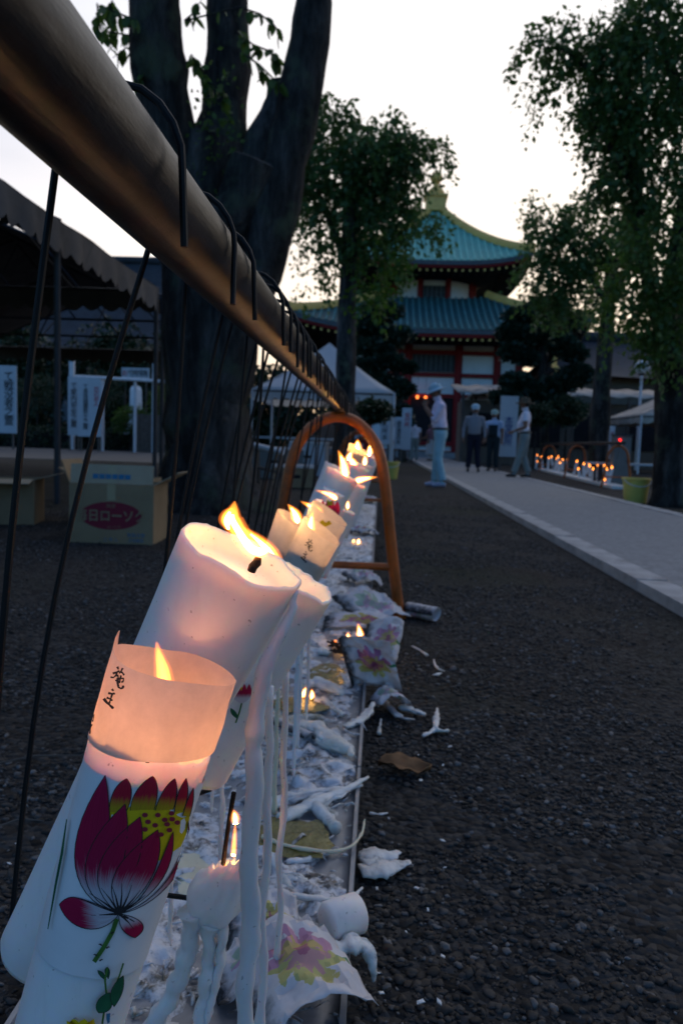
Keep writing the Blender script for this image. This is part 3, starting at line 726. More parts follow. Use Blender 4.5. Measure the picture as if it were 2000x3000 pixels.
# ================================================================== the temple
TX, TY = 2.62, 46.0
tp = thing('temple', 'two-tiered temple with turquoise pyramid roofs, gilt ridges and red posts', 'temple', (TX, TY, 0))
def T(x, y, z): return Vector((TX+x, TY+y, z))
ROT4 = [Matrix.Rotation(R(90*k), 3, 'Z') for k in range(4)]
def roof(a, z0, H, t1, sori, nrib, rib_faces, fas, tm_='tile', rm_='tile_rib'):
    def pt(k, s, t):
        z = z0 + H*(.60*t+.40*t*t) + sori*(abs(s)**3.2)*(1-t)**2
        q = ROT4[k] @ Vector((s*a*(1-t), -a*(1-t), 0)); return T(q.x, q.y, z)
    rf = Geo()
    for k in range(4): rf.grid(lambda u, v, k=k: pt(k, u*2-1, v*t1), 32, 12)
    ro = rf.build('roof', M[tm_], tp, angle=30)
    # ribs of the metal roof
    for k in rib_faces:
        for i in range(nrib):
            x = -1+2*(i+.5)/nrib
            tm = min(t1, 1-abs(x)-.01)
            if tm < .03: continue
            g = Geo(); pts = []
            for j in range(8):
                t = tm*j/7; s = x/(1-t); pts.append(pt(k, max(-1, min(1, s)), t)+Vector((0, 0, .03)))
            g.tube(pts, .06, 6); g.build('roof_rib', M[rm_], ro)
    # hips
    for k in range(4):
        g = Geo(); pts = [pt(k, 1, t1*j/14) for j in range(15)]
        pts = [p+Vector((0, 0, .16)) for p in pts]
        g.tube(pts, [.26]+[.20]*14, 8, ell=[(1.1, .8)]*15); g.build('hip_ridge', M['gold'], ro)
    # eaves: fascia, soffit, rafters
    for k in range(4):
        g = Geo()
        g.grid(lambda u, v, k=k: pt(k, u*2-1, 0)+Vector((0, 0, -.02-.20*v)), 32, 1); g.build('eave_board', M['grille'], tp, False, thick=.05)
        g = Geo()
        g.grid(lambda u, v, k=k: pt(k, (u*2-1)*.985, 0)+(ROT4[k] @ Vector((0, .10, 0)))+Vector((0, 0, -.22-.16*v)), 32, 1); g.build('red_fascia', M['red'], tp, False, thick=.05)
        g = Geo()
        g.grid(lambda u, v, k=k: (pt(k, (u*2-1), 0)+Vector((0, 0, -.36))).lerp(T(*(ROT4[k] @ Vector(((u*2-1)*fas, -fas, 0))).xy, z0-.10), v), 24, 3); g.build('soffit', M['dark'], tp, False)
    n = int(a*2/.36)
    for k in (0, 1, 3):
        for i in range(n):
            s = -1+2*(i+.5)/n
            if abs(s) > .97: continue
            p = pt(k, s, 0); iv = ROT4[k] @ Vector((0, 1, 0))
            g = Geo(); c = p+iv*.75+Vector((0, 0, -.47)); g.box(c, (.13, 1.2, .13), ROT4[k]); rft = g.build('rafter', M['dark'], tp, False)
            g = Geo(); g.box(p+iv*.145+Vector((0, 0, -.47)), (.11, .02, .11), ROT4[k]); g.build('gilt_cap', M['gold'], rft, False)
    return pt
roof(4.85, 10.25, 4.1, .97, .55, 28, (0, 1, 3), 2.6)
roof(7.41, 6.35, 4.45, .62, .75, 44, (0, 1, 3), 4.5, 'tile_shaded', 'tile_shaded_rib')
# finial
g = Geo(); g.box(T(0, 0, 14.45), (1.15, 1.15, .8)); g.box(T(0, 0, 14.88), (1.35, 1.35, .12))
f = g.build('finial', M['gold'], tp, False)
g = Geo(); g.lathe(T(0, 0, 14.94), (0, 0, 1), [(.55, 0), (.55, .12), (.42, .38), (.2, .55), (.15, .7), (.22, .78), (.34, .92), (.37, 1.05), (.30, 1.22), (.12, 1.36), (.0, 1.46)], 20); g.build('jewel', M['gold'], f)
# upper drum: white plaster with red posts and a grille in the middle
g = Geo(); g.lathe(T(0, 0, 7.6), (0, 0, 1), [(2.45, 0), (2.45, 2.7)], 48); g.build('upper_wall', M['plaster'], tp)
g = Geo(); g.lathe(T(0, 0, 9.72), (0, 0, 1), [(2.5, 0), (2.6, .1), (3.3, .4), (3.5, .8)], 32, close=False); g.build('bracket_ring', M['dark'], tp)
g = Geo(); g.lathe(T(0, 0, 8.2), (0, 0, 1), [(2.6, 0), (2.6, .18)], 48); g.build('red_sill', M['red'], tp)
for a in (-90-18, -90+18, -90-58, -90+58, -20, 200):
    g = Geo(); g.tube([T(2.45*math.cos(R(a)), 2.45*math.sin(R(a)), 7.7), T(2.45*math.cos(R(a)), 2.45*math.sin(R(a)), 9.9)], .17, 10); g.build('red_post', M['red'], tp)
g = Geo(); g.box(T(0, -2.44, 8.95), (1.2, .12, .95)); w = g.build('window', M['grille'], tp, False)
for x in (-.5, -.25, 0, .25, .5):
    g = Geo(); g.box(T(x, -2.52, 8.95), (.05, .05, .95)); g.build('window_bar', M['dark'], w, False)
# lower storey
WZ = 5.95; FY = -4.5
g = Geo(); g.box(T(0, 0, WZ/2+.2), (9.0, 9.0, WZ-.4)); g.build('core_wall', M['plaster'], tp, False)
cols = [-4.5, -3.35, -1.32, 1.32, 3.35, 4.5]
for x in cols:
    g = Geo(); g.tube([T(x, FY-.06, .3), T(x, FY-.06, WZ)], .2, 12); g.build('column', M['red'], tp)
    g = Geo(); g.box(T(x, FY-.28, 3.75), (.2, .06, .26)); g.build('gilt_fitting', M['gold'], tp, False)
for y in (-2.2, 0, 2.2, 4.5):
    for s in (-1, 1):
        g = Geo(); g.tube([T(s*4.56, y, .3), T(s*4.56, y, WZ)], .2, 10); g.build('column', M['red'], tp)
for z, h in ((3.28, .20), (4.38, .20), (5.55, .22), (.75, .22)):
    g = Geo(); g.box(T(0, FY-.08, z), (9.3, .2, h)); g.build('beam', M['red'], tp, False)
    for s in (-1, 1):
        g = Geo(); g.box(T(s*4.58, 0, z), (.2, 8.8, h)); g.build('beam', M['red'], tp, False)
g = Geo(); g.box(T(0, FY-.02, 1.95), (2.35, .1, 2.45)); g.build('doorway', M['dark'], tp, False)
g = Geo(); g.box(T(0, FY-.03, 5.0), (2.3, .1, .95)); w = g.build('window', M['grille'], tp, False)
for i in range(9):
    g = Geo(); g.box(T(-1.04+.26*i, FY-.1, 5.0), (.05, .04, .95)); g.build('window_bar', M['dark'], w, False)
g = Geo(); g.box(T(0, 0, .15), (12, 12, .3)); g.build('podium', M['stone'], tp, False)
for i in range(2):
    g = Geo(); g.box(T(0, -6.2-.35*i, .10-.05*i), (4, .4-.002*i, .2-.1*i)); g.build('step', M['stone'], tp, False)
# two lit lanterns hanging in the doorway
for x, y in ((1222, 1163), (1246, 1165)):
    p = P(x, y, TY+FY-.35)
    t = thing('hanging_lantern', 'small glowing orange lantern hanging in the temple doorway', 'lantern', p-Vector((0, 0, .1)), 'lanterns in the temple doorway')
    g = Geo(); g.lathe(p-Vector((0, 0, .1)), (0, 0, 1), [(.0, 0), (.05, .02), (.08, .1), (.05, .18), (0, .2)], 12); g.build('shade', M['lantern'], t)
    g = Geo(); g.tube([p+Vector((0, 0, .09)), p+Vector((0, 0, 1.0))], .008, 5); g.build('cord', M['dark'], t)

# ================================================================== other buildings far behind
def hall(label, cx, cy, w, dp, eave, ridge, wall='brownwall'):
    t = thing('temple_hall', label, 'building', (cx, cy, 0))
    g = Geo(); g.box((cx, cy, eave/2), (w*.8, dp*.8, eave)); g.build('wall', M[wall], t, False)
    g = Geo()
    def rp(u, v, s):
        k = v; x = cx+(u-.5)*w*(1-.28*k*k); z = eave-.1+(ridge-eave)*(k*.55+.45*k*k)+.5*abs(u-.5)**3*8*(1-k)**2*.5
        return Vector((x, cy+s*dp/2*(1-k), z))
    for s in (-1, 1): g.grid(lambda u, v, s=s: rp(u, v, s), 20, 8)
    for e in (0, 1):
        for s in (-1, 1):
            pass
    ro = g.build('roof', M['slate'], t)
    for e in (0, 1):
        g = Geo(); g.grid(lambda u, v, e=e: rp(e, v, -1).lerp(rp(e, v, 1), u), 6, 8); g.build('gable_end', M['dark'], t)
    g = Geo(); g.tube([rp(u, 1, 1)+Vector((0, 0, .15)) for u in (0, .25, .5, .75, 1)], .28, 8); g.build('ridge', M['slate'], ro)
    for s in (-1, 1):
        for e in (0, 1):
            g = Geo(); g.tube([rp(e, v, s)+Vector((0, 0, .08)) for v in (0, .25, .5, .75, 1)], .13, 6); g.build('verge', M['gold'] if s < 0 else M['slate'], ro)
    for i in range(6):
        g = Geo(); g.box((cx-w*.3+w*.12*i, cy-dp*.4-.03, eave*.45), (w*.08, .1, eave*.5)); g.build('window', M['grille'], t, False)
hall('large dark-roofed hall behind the far tent on the right', 14.6, 42, 13.0, 10, 4.2, 6.6)
hall('dark blue-roofed hall behind the old grey tent', -21.5, 58, 21, 12, 6.5, 13.6, 'dark')
# low stall building right of the temple
t = thing('stall_building', 'low brown stall with pale awning right of the temple', 'building', (7.2, 31, 0))
g = Geo(); g.box((7.2, 32.0, 1.25), (8.0, 2.4, 2.5)); g.build('wall', M['brownwall'], t, False)
g = Geo(); g.grid(lambda u, v: Vector((2.9+8.6*u, 30.0+3.6*v, 2.72+.55*v+.03*math.sin(u*60))), 120, 2); g.build('awning', M['canvas_beige'], t, thick=.03)
for x in (3.1, 5.2, 7.3, 9.4, 11.3):
    g = Geo(); g.box((x, 30.1, 1.36), (.1, .1, 2.7)); g.build('post', M['wood'], t, False)
for i in range(4):
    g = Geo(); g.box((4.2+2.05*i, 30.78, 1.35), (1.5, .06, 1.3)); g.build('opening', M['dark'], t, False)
# small shrine-like kiosk before the temple wall
t = thing('notice_kiosk', 'small kiosk with pale hipped roof beside the temple door', 'kiosk', P(1440, 1350, 33)); t.location.z = 0; ORG[t.name] = Vector(t.location)
kx, ky = t.location.x, t.location.y
g = Geo(); a = [(-1.1, -1), (1.1, -1), (1.1, 1), (-1.1, 1)]
g.add([Vector((kx+x, ky+y, 2.75)) for x, y in a]+[Vector((kx-.5, ky, 3.25)), Vector((kx+.5, ky, 3.25))], [(0, 1, 5, 4), (1, 2, 5), (2, 3, 4, 5), (3, 0, 4)]); g.build('roof', M['canvas_beige'], t, False, thick=.06)
for x, y in ((-.9, -.8), (.9, -.8), (.9, .8), (-.9, .8)):
    g = Geo(); g.box((kx+x, ky+y, 1.37), (.1, .1, 2.74)); g.build('post', M['wood'], t, False)
g = Geo(); g.box((kx, ky+.7, 1.2), (1.7, .06, 2.2)); g.build('back_panel', M['plaster'], t, False)
g = Geo(); g.box((kx, ky, .45), (1.7, 1.2, .9)); g.build('counter', M['wood'], t, False)
# ================================================================== lettering
def text_geo(body, size, vertical=False, step=1.08):
    """outline of a written text as a flat mesh in the XZ plane (x right, z up), centred"""
    cu = bpy.data.curves.new('lettering', 'FONT'); cu.body = '\n'.join(body) if vertical else body
    cu.size = size; cu.align_x = 'CENTER'; cu.align_y = 'CENTER'; cu.space_line = step if vertical else 1.0
    cu.resolution_u = 2; cu.fill_mode = 'FRONT'
    ob = bpy.data.objects.new('lettering', cu); COL.objects.link(ob)
    bpy.context.view_layer.update()
    dg = bpy.context.evaluated_depsgraph_get(); me = ob.evaluated_get(dg).to_mesh()
    v = [Vector((p.co.x, 0, p.co.y)) for p in me.vertices]; f = [tuple(p.vertices) for p in me.polygons]
    ob.evaluated_get(dg).to_mesh_clear(); bpy.data.objects.remove(ob); bpy.data.curves.remove(cu)
    return v, f
def letter(parent, name, body, size, at, mat, vertical=False, rz=0.0, step=1.08, sx=1.0, sz=1.0, bold=0):
    v, f = text_geo(body, size, vertical, step)
    rot = Matrix.Rotation(rz, 3, 'Z'); at = Vector(at); g = Geo()
    offs = [(0, 0)] if not bold else [(0, 0), (bold, 0), (-bold, 0), (0, bold), (0, -bold)]
    for i, (ox, oz) in enumerate(offs):
        g.add([at + rot @ Vector((p.x*sx+ox, -.0006*i, p.z*sz+oz)) for p in v], f)
    return g.build(name, mat, parent, smooth=False)

# ================================================================== tents
def scallop(a, b, drop, n, depth=.09, off=Vector((0, 0, 0))):
    """hanging valance between a and b, scalloped below"""
    a, b = Vector(a)+off, Vector(b)+off; g = Geo()
    m = n*8
    def fn(u, v):
        p = a.lerp(b, u); w = abs(math.sin(math.pi*n*u))
        wave = Vector((0, .02*math.sin(u*n*3.3), 0)) if abs(b.x-a.x) > abs(b.y-a.y) else Vector((.02*math.sin(u*n*3.3), 0, 0))
        return p + Vector((0, 0, -v*(drop+depth*w))) + wave*v
    g.grid(fn, m, 3); return g
# old grey tent on the left -----------------------------------------------------------
for label_, ex0, ex1, y0, y1, ez, rz_, ys in (('big old grey event tent with scalloped valance over dark interior', -3.02, -9.2, 2.4, 10.3, 2.62, 3.9, (2.4, 5.03, 7.15, 10.3)), ('second old grey event tent joined on behind the first', -3.06, -9.3, 10.75, 17.4, 2.60, 3.9, (10.75, 12.9, 15.1, 17.4))):
  t = thing('event_tent', label_, 'tent', (-6.1, (y0+y1)/2, 0))
  mx = (ex0+ex1)/2
  g = Geo()
  sag = lambda u, v: -.05*math.sin(math.pi*u)*math.sin(math.pi*((v*3) % 1))
  for xs in ((ex0, mx), (ex1, mx)):
      g.grid(lambda u, v, xs=xs: Vector((xs[0]+(xs[1]-xs[0])*u, y0+(y1-y0)*v, ez+(rz_-ez)*u+sag(u, v)+.03*fbm((u*3, v*8, 0), 1, 2))), 8, 30)
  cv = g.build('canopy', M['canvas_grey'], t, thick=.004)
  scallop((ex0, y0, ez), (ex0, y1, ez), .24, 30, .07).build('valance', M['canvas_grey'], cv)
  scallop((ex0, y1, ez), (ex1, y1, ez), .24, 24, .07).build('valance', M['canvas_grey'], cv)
  for y in ys:
      for x in (ex0-.03, ex1+.03):
          g = Geo(); g.tube([(x, y, 0), (x, y, ez)], .032, 8); g.build('pole', M['steel'], t)
      g = Geo(); g.tube([(ex0, y, ez), (mx, y, rz_-.02), (ex1, y, ez)], .02, 6); g.build('rafter', M['steel'], t)
      g = Geo(); g.tube([(ex0, y, ez-.02), (ex1, y, ez-.02)], .02, 6); g.build('tie_bar', M['steel'], t)
      for x0, x1_, z1 in ((-4.2, -4.8, .68), (-5.2, mx, 1.2), (-6.8, mx, 1.2), (-8.0, -7.4, .68)):
          g = Geo(); g.tube([(x0, y, ez), (x1_, y, ez+z1*(rz_-ez)/1.3)], .014, 5); g.build('strut', M['steel'], t)
  for x, z in ((ex0-.03, ez-.04), (mx, rz_-.05), (ex1+.03, ez-.04), (ex0-1.5, ez+.55)):
      g = Geo(); g.tube([(x, y0, z), (x, y1, z)], .02, 6); g.build('purlin', M['steel'], t)
  if y0 < 5: g = Geo(); g.box((mx, y0-.3, 1.3), (6.2, .03, 2.6)); g.build('side_curtain', M['canvas_grey'], t, False)
# white hipped tent by the temple ------------------------------------------------------
def hip_tent(label, cx, cy, w, dp, eave, peak, mat, pole='white_steel', ridge=0.0, nsc=12):
    t = thing('event_tent', label, 'tent', (cx, cy, 0))
    c = [Vector((cx+sx*w/2, cy+sy*dp/2, eave)) for sx, sy in ((-1, -1), (1, -1), (1, 1), (-1, 1))]
    p0, p1 = Vector((cx, cy-ridge/2, peak)), Vector((cx, cy+ridge/2, peak))
    g = Geo()
    for a, b, p, q in ((c[0], c[1], p0, p0), (c[1], c[2], p0, p1), (c[2], c[3], p1, p1), (c[3], c[0], p1, p0)):
        def fn(u, v, a=a, b=b, p=p, q=q):
            s = a.lerp(b, u).lerp(p.lerp(q, u), v); return s+Vector((0, 0, -.10*math.sin(math.pi*v)*(1+.3*math.sin(u*5))+.015*fbm((u*4, v*4, cx), 1, 2)))
        g.grid(fn, 12, 8)
    cv = g.build('canopy', M[mat], t, angle=25, thick=.004)
    for i in range(4): scallop(c[i], c[(i+1) % 4], .18, nsc, .07).build('valance', M[mat], cv)
    for q in c:
        g = Geo(); g.tube([(q.x*.985+cx*.015, q.y, 0), (q.x*.985+cx*.015, q.y, eave)], .03, 8); g.build('pole', M[pole], t)
    for i in range(4):
        g = Geo(); g.tube([c[i]-Vector((0, 0, .03)), c[(i+1) % 4]-Vector((0, 0, .03))], .02, 6); g.build('eave_bar', M['steel'], t)
    return t
c = P(945, 1165, 19)
hip_tent('white hip-roofed tent with scalloped edge behind the round tree', c.x, 20.8, 3.55, 3.55, 1.90, 3.3, 'canvas', 'white_steel')
hip_tent('beige event tent with scalloped edge behind the tall tree', 7.8+2.4, 25.8, 4.8, 3.9, 1.78, 3.05, 'canvas_beige', 'white_steel', 2.0)
# crates and boxes in the shade below the white tent
def crate(label, x, y, d, w, h, mat, rz=0.0):
    c = P(x, y, d); t = thing('storage_crate', label, 'crate', (c.x, c.y, 0)); z0 = 0
    rot = Matrix.Rotation(rz, 3, 'Z')
    g = Geo(); g.box((c.x, c.y, h/2+.01), (w, w*.7, h), rot); g.build('body', M[mat], t, False)
    g = Geo(); g.box((c.x, c.y, h+.03), (w*1.04, w*.74, .04), rot); g.build('lid', M['canvas'], t, False)
    g = Geo(); g.box((c.x, c.y-.001, h*.6), (w*.3, w*.72, .05), rot); g.build('handle', M['dark'], t, False)
crate('pale lidded crate under the white tent', 815, 1310, 13.5, .9, .5, 'greybox', .1)
crate('blue-grey crate beside the white pipe', 905, 1300, 15, .7, .62, 'signwhite', -.1)
crate('brown lidded crate left of the bucket', 860, 1370, 11, .55, .28, 'carton', .2)
tb = thing('folding_table', 'long folding table under the white tent', 'table', (P(850, 1280, 16).x, 16, 0))
bx = tb.location.x
g = Geo(); g.box((bx, 16, .72), (1.8, .6, .04)); g.build('top', M['signwhite'], tb, False)
for x in (-.8, .8):
    for y in (-.24, .24):
        g = Geo(); g.tube([(bx+x, 16+y, 0), (bx+x, 16+y, .7)], .015, 6); g.build('leg', M['steel'], tb)
g = Geo(); a = P(745, 1305, 9.2); b = P(830, 1325, 9.0); g.tube([a, b], .035, 10)
o = g.build('spare_pipe', M['white_steel'], loc=(a+b)/2); _tag(o, 'white pipe lying across crates behind the rail', 'pipe')
for q in (a.lerp(b, .15), a.lerp(b, .85)):
    pass
tr_ = thing('trestle', 'low timber trestle holding the white pipe', 'trestle', ((a.x+b.x)/2, (a.y+b.y)/2, 0))
for q in (a.lerp(b, .1), a.lerp(b, .9)):
    for s in (-1, 1):
        g = Geo(); g.tube([(q.x, q.y+s*.22, 0), (q.x, q.y+s*.02, q.z-.035)], .025, 6); g.build('leg', M['wood'], tr_)
g = Geo(); g.tube([a.lerp(b, .1)-Vector((0, 0, .25)), a.lerp(b, .9)-Vector((0, 0, .25))], .02, 6); g.build('stretcher', M['wood'], tr_)

# ================================================================== signs
def board_sign(name, label, xl, xr, yt, yb, d, cols, group=None, post='wood', tilt=0.0, extra=None):
    a, b = P(xl, yt, d), P(xr, yb, d)
    zt, zb = P((xl+xr)/2, yt, d).z, P((xl+xr)/2, yb, d).z; w = abs(P(xr, (yt+yb)/2, d).x-P(xl, (yt+yb)/2, d).x); cx = P((xl+xr)/2, (yt+yb)/2, d).x
    t = thing(name, label, 'sign', (cx, d, 0), group)
    g = Geo(); g.box((cx, d, (zt+zb)/2), (w, .04, zt-zb)); bo = g.build('board', M['signwhite'], t, False)
    for s in (-1, 1):
        g = Geo(); g.box((cx+s*w*.38, d+.05, (zt-.1)/2), (.06, .05, zt-.1)); g.build('post', M[post], t, False)
    for body, u, v0, v1, mt in cols:
        n = len(body); h = (zt-zb)*(v1-v0); sz = min(h/n/1.02, w*.62)
        letter(bo, 'lettering', body, sz, (cx-w/2+w*u, d-.024, zt-(zt-zb)*(v0+v1)/2), M[mt], True, 0, max(.85, h/n/sz*.83), bold=.012*sz)
    return t
board_sign('notice_board', 'white board with bold black characters, beside the tent pole at the tent mouth', -62, 50, 1070, 1268, 27, [('て戦没者之霊', .80, .02, .97, 'signink'), ('交通安全', .28, .1, .6, 'signred')])
board_sign('notice_board', 'narrow white board angled behind the red-lettered board', 200, 232, 1103, 1275, 28.4, [('て家内安全之霊', .55, .03, .95, 'signink')])
board_sign('notice_board', 'white board with black and four red characters beside the side road', 229, 297, 1108, 1279, 28, [('て身体健康祈士之霊', .34, .03, .96, 'signink'), ('厄の祈人', .80, .12, .52, 'signred')])
board_sign('notice_board', 'small pale horizontal board beyond the white rail', 357, 438, 1078, 1112, 34, [('お', .12, .2, .8, 'signred'), ('守', .38, .15, .85, 'signink'), ('祈', .60, .15, .85, 'signink'), ('祷', .82, .15, .85, 'signink')])
board_sign('standing_sign', 'tall white sign with blue framed characters behind the man in a straw hat', 1462, 1514, 1160, 1338, 20.5, [('本堂納所', .52, .30, .88, 'signblue')])
board_sign('standing_sign', 'white sign with bold characters beside a blue banner', 1112, 1142, 1222, 1302, 27.0, [('札所本', .5, .1, .95, 'signink')])
board_sign('standing_sign', 'tall blue banner board beside the white tent', 1143, 1152, 1222, 1300, 27.2, [])
board_sign('standing_sign', 'pale board with one black column of characters', 1155, 1178, 1222, 1315, 27.5, [('御祈祷受付所', .55, .05, .95, 'signink')])
board_sign('standing_sign', 'tall white board with red characters by the temple door', 1176, 1204, 1195, 1318, 28, [('受付所', .55, .1, .5, 'signred')])
for o in bpy.data.objects:
    if o.parent and o.parent.get('label') == 'tall blue banner board beside the white tent' and o.name.startswith('board'): o.data.materials[0] = M['signblue']
board_sign('standing_sign', 'narrow pole sign with red characters beside the grey cabinet', 1783, 1797, 1248, 1345, 16.0, [('参道', .5, .1, .5, 'signred')])
# white rail and posts behind the boards
t = thing('white_rail', 'white horizontal bar on posts behind the notice boards', 'rail', (P(330, 1280, 29).x, 29, 0))
g = Geo(); g.tube([P(222, 1103, 29), P(300, 1107, 29), P(488, 1118, 29)], .06, 8); g.build('bar', M['white_steel'], t)
for x, ya in ((450, 1050), (300, 1107), (395, 1112)):
    q = P(x, ya, 29.06); g = Geo(); g.tube([(q.x, q.y+.08, 0), (q.x, q.y+.08, q.z)], .06, 8); g.build('post', M['white_steel'], t)
t = thing('stone_marker', 'pale stone marker standing among the bushes', 'stone', (P(398, 1180, 33).x, 33, 0))
q = P(398, 1180, 33); g = Geo(); g.lathe((q.x, q.y, 0), (0, 0, 1), [(.55, 0), (.5, .9), (.3, 1.3), (.26, 2.6), (.2, 2.75), (0, 2.8)], 6); g.build('slab', M['plaster'], t, False)
g = Geo(); g.box((q.x, q.y, .1), (1.3, 1.3, .2)); g.build('plinth', M['stone'], t, False)
t = thing('wooden_fence', 'grey plank fence at the edge of the side road', 'fence', (P(440, 1240, 30).x, 30, 0))
q0 = P(404, 1200, 30); 
for i in range(7):
    g = Geo(); g.box((q0.x+.17*i, 30+.01*(i % 2), .75), (.155, .03, 1.5+.03*math.sin(i*2.1))); g.build('plank', M['wood'], t, False)
for z in (.4, 1.15):
    g = Geo(); g.box((q0.x+.5, 30.05, z), (1.2, .05, .08)); g.build('batten', M['wood'], t, False)
t = thing('marker_post', 'short white marker post above the bushes', 'post', (P(212, 1050, 31).x, 31, 0))
q = P(212, 1030, 31); g = Geo(); g.box((q.x, 31, q.z/2), (.18, .18, q.z)); g.build('shaft', M['white_steel'], t, False); g = Geo(); g.box((q.x, 31, q.z+.03), (.22, .22, .06)); g.build('cap', M['white_steel'], t, False)

# ================================================================== cartons
def carton(label, c, w, dp, h, rz, flaps, prints=False):
    t = thing('cardboard_carton', label, 'carton', (0, 0, 0)); th = .006
    def part(name, ctr, dim, mat, rot=None, parent=None):
        g = Geo(); g.box(ctr, dim, rot); return g.build(name, mat, parent or t, False)
    fr = part('front_panel', (0, -dp/2, h/2), (w, th, h), M['carton'])
    part('back_panel', (0, dp/2, h/2), (w, th, h), M['carton']); part('side_panel', (-w/2+.003, 0, h/2), (th, dp-.014, h), M['carton']); part('side_panel', (w/2-.003, 0, h/2), (th, dp-.014, h), M['carton'])
    part('bottom_panel', (0, 0, .005), (w-.02, dp-.02, .006), M['carton'])
    for k, ang, L in flaps:
        if k == 'front':
            rot = Matrix.Rotation(R(ang), 3, 'X'); q = Vector((0, -dp/2, h+.002))+rot @ Vector((0, -L/2, 0)); fl = part('flap', q, (w-.01, L, .005), M['carton_in'], rot)
            if prints:
                n = rot @ Vector((0, 0, 1 if True else -1))
                g = Geo()
                for i in range(6): g.box(q+rot @ Vector((-.10+.04*i, .015, -.004)), (.034, .03, .001), rot)
                g.build('blue_print', M['cartonblue'], fl, False)
                g = Geo(); g.box(q+rot @ Vector((.0, 0, -.0035)), (.05, L*.98, .001), rot); g.build('tape', M['tape'], fl, False)
        if k == 'back':
            rot = Matrix.Rotation(R(-ang), 3, 'X'); part('flap', Vector((0, dp/2, h+.002))+rot @ Vector((0, L/2, 0)), (w-.01, L, .005), M['carton'], rot)
        if k == 'left':
            rot = Matrix.Rotation(R(ang), 3, 'Y'); part('flap', Vector((-w/2, 0, h+.002))+rot @ Vector((-L/2, 0, 0)), (L, dp-.01, .005), M['carton'], rot)
        if k == 'right':
            rot = Matrix.Rotation(R(-ang), 3, 'Y'); part('flap', Vector((w/2, 0, h+.002))+rot @ Vector((L/2, 0, 0)), (L, dp-.01, .005), M['carton_in'], rot)
    if prints:
        g = Geo(); n = 40; ew, eh = w*.365, h*.235; cz = h*.47
        g.add([Vector((0, -dp/2-.0045, cz))]+[Vector((ew*math.cos(6.2832*i/n), -dp/2-.0045, cz+eh*math.sin(6.2832*i/n))) for i in range(n)], [(0, i+1, (i+1) % n+1) for i in range(n)])
        el = g.build('red_oval', M['cartonred'], fr, False)
        letter(fr, 'lettering', '毎日ローソク', .074, (0, -dp/2-.0062, cz-.005), M['carton'], sx=.98, sz=1.1, bold=.002)
        letter(fr, 'lettering', '純良', .03, (.0, -dp/2-.0062, cz+.06), M['carton']); letter(fr, 'lettering', 'ローソク', .022, (.02, -dp/2-.0062, cz-.072), M['carton'])
        letter(fr, 'lettering', '取扱注意', .028, (w*.3, -dp/2-.0062, .055), M['cartonblue']); letter(fr, 'lettering', '天地無用', .024, (w*.3, -dp/2-.0062, .022), M['cartonblue']); letter(fr, 'lettering', '三 号 入', .026, (.0, -dp/2-.0062, .024), M['cartonblue'])
        g = Geo(); g.box((0, -dp/2-.0037, h-.05), (.05, .001, .1)); g.build('tape', M['tape'], fr, False)
    t.location = c; t.rotation_euler = (0, 0, rz); return t
bb = G(323, 1592); 
carton('open cardboard carton with a red oval emblem behind the rail', (bb.x, bb.y+.18, 0), .525, .36, .37, R(2), [('front', -101, .12), ('back', 75, .16), ('right', 28, .17), ('left', 70, .15)], True)
carton('dark open carton behind the red-oval carton', (bb.x-.28, bb.y+1.0, 0), .5, .36, .36, R(-8), [('left', 20, .17), ('back', 80, .15), ('front', -20, .15)])
carton('plain carton at the tent pole with flaps open', (bb.x-1.08, bb.y+.9, 0), .42, .34, .33, R(12), [('right', 15, .15), ('front', 10, .14)])

# ================================================================== bucket, lamp, cabinet
def bucket(label, c, r, h):
    t = thing('plastic_bucket', label, 'bucket', c); c = Vector(c)
    g = Geo(); g.lathe(c, (0, 0, 1), [(r*.78, .0), (r*.80, .01), (r*.97, h*.86), (r*1.0, h), (r*.975, h), (r*.94, h*.86), (r*.77, .02), (0, .02)], 36); g.build('pail', M['bucket'], t)
    g = Geo(); g.lathe(c, (0, 0, 1), [(r*.985, h*.90), (r*1.05, h*.92), (r*1.07, h*.99), (r*1.0, h*1.01)], 36, close=False); g.build('rim', M['bucket'], t)
    g = Geo(); g.tube([c+Vector((r*math.cos(a), -r*.25-r*.75*math.sin(a), h*.97-.55*r*math.sin(a))) for a in [math.pi*i/14 for i in range(15)]], .006, 6); g.build('handle', M['white_steel'], t)
q = G(1858, 1473); bucket('yellow plastic bucket at the foot of the tall tree', (q.x, q.y, 0), .175, .33)
q = P(1142, 1400, 14.8); bucket('yellow plastic bucket behind the first orange arch', (q.x, q.y, 0), .17, .33)
q = P(1880, 1075, 29)
t = thing('globe_lamp', 'unlit white globe lamp on a thin post above the beige tent', 'lamp', (q.x, q.y, 0))
g = Geo(); g.lathe(q-Vector((0, 0, .26)), (0, 0, 1), [(.0, 0)]+[(.26*math.sin(math.pi*i/14), .26-.26*math.cos(math.pi*i/14)) for i in range(1, 14)]+[(0, .52)], 24); g.build('globe', M['glass_globe'], t)
g = Geo(); g.tube([(q.x, q.y, 0), (q.x, q.y, q.z-.25)], .05, 10); g.build('post', M['white_steel'], t); g = Geo(); g.lathe((q.x, q.y, q.z-.31), (0, 0, 1), [(.08, 0), (.13, .05), (.1, .09)], 14); g.build('collar', M['steel'], t)
q = P(1815, 1345, 15.4)
t = thing('electrical_cabinet', 'grey steel cabinet with a red pilot lamp beside the beige tent', 'cabinet', (q.x, q.y, 0))
zt = P(1815, 1277, 15.4).z; g = Geo(); g.box((q.x, q.y, zt/2), (.32, .25, zt)); g.build('body', M['greybox'], t, False); g = Geo(); g.box((q.x, q.y-.01, zt+.015), (.35, .3, .03)); g.build('hood', M['steel'], t, False)
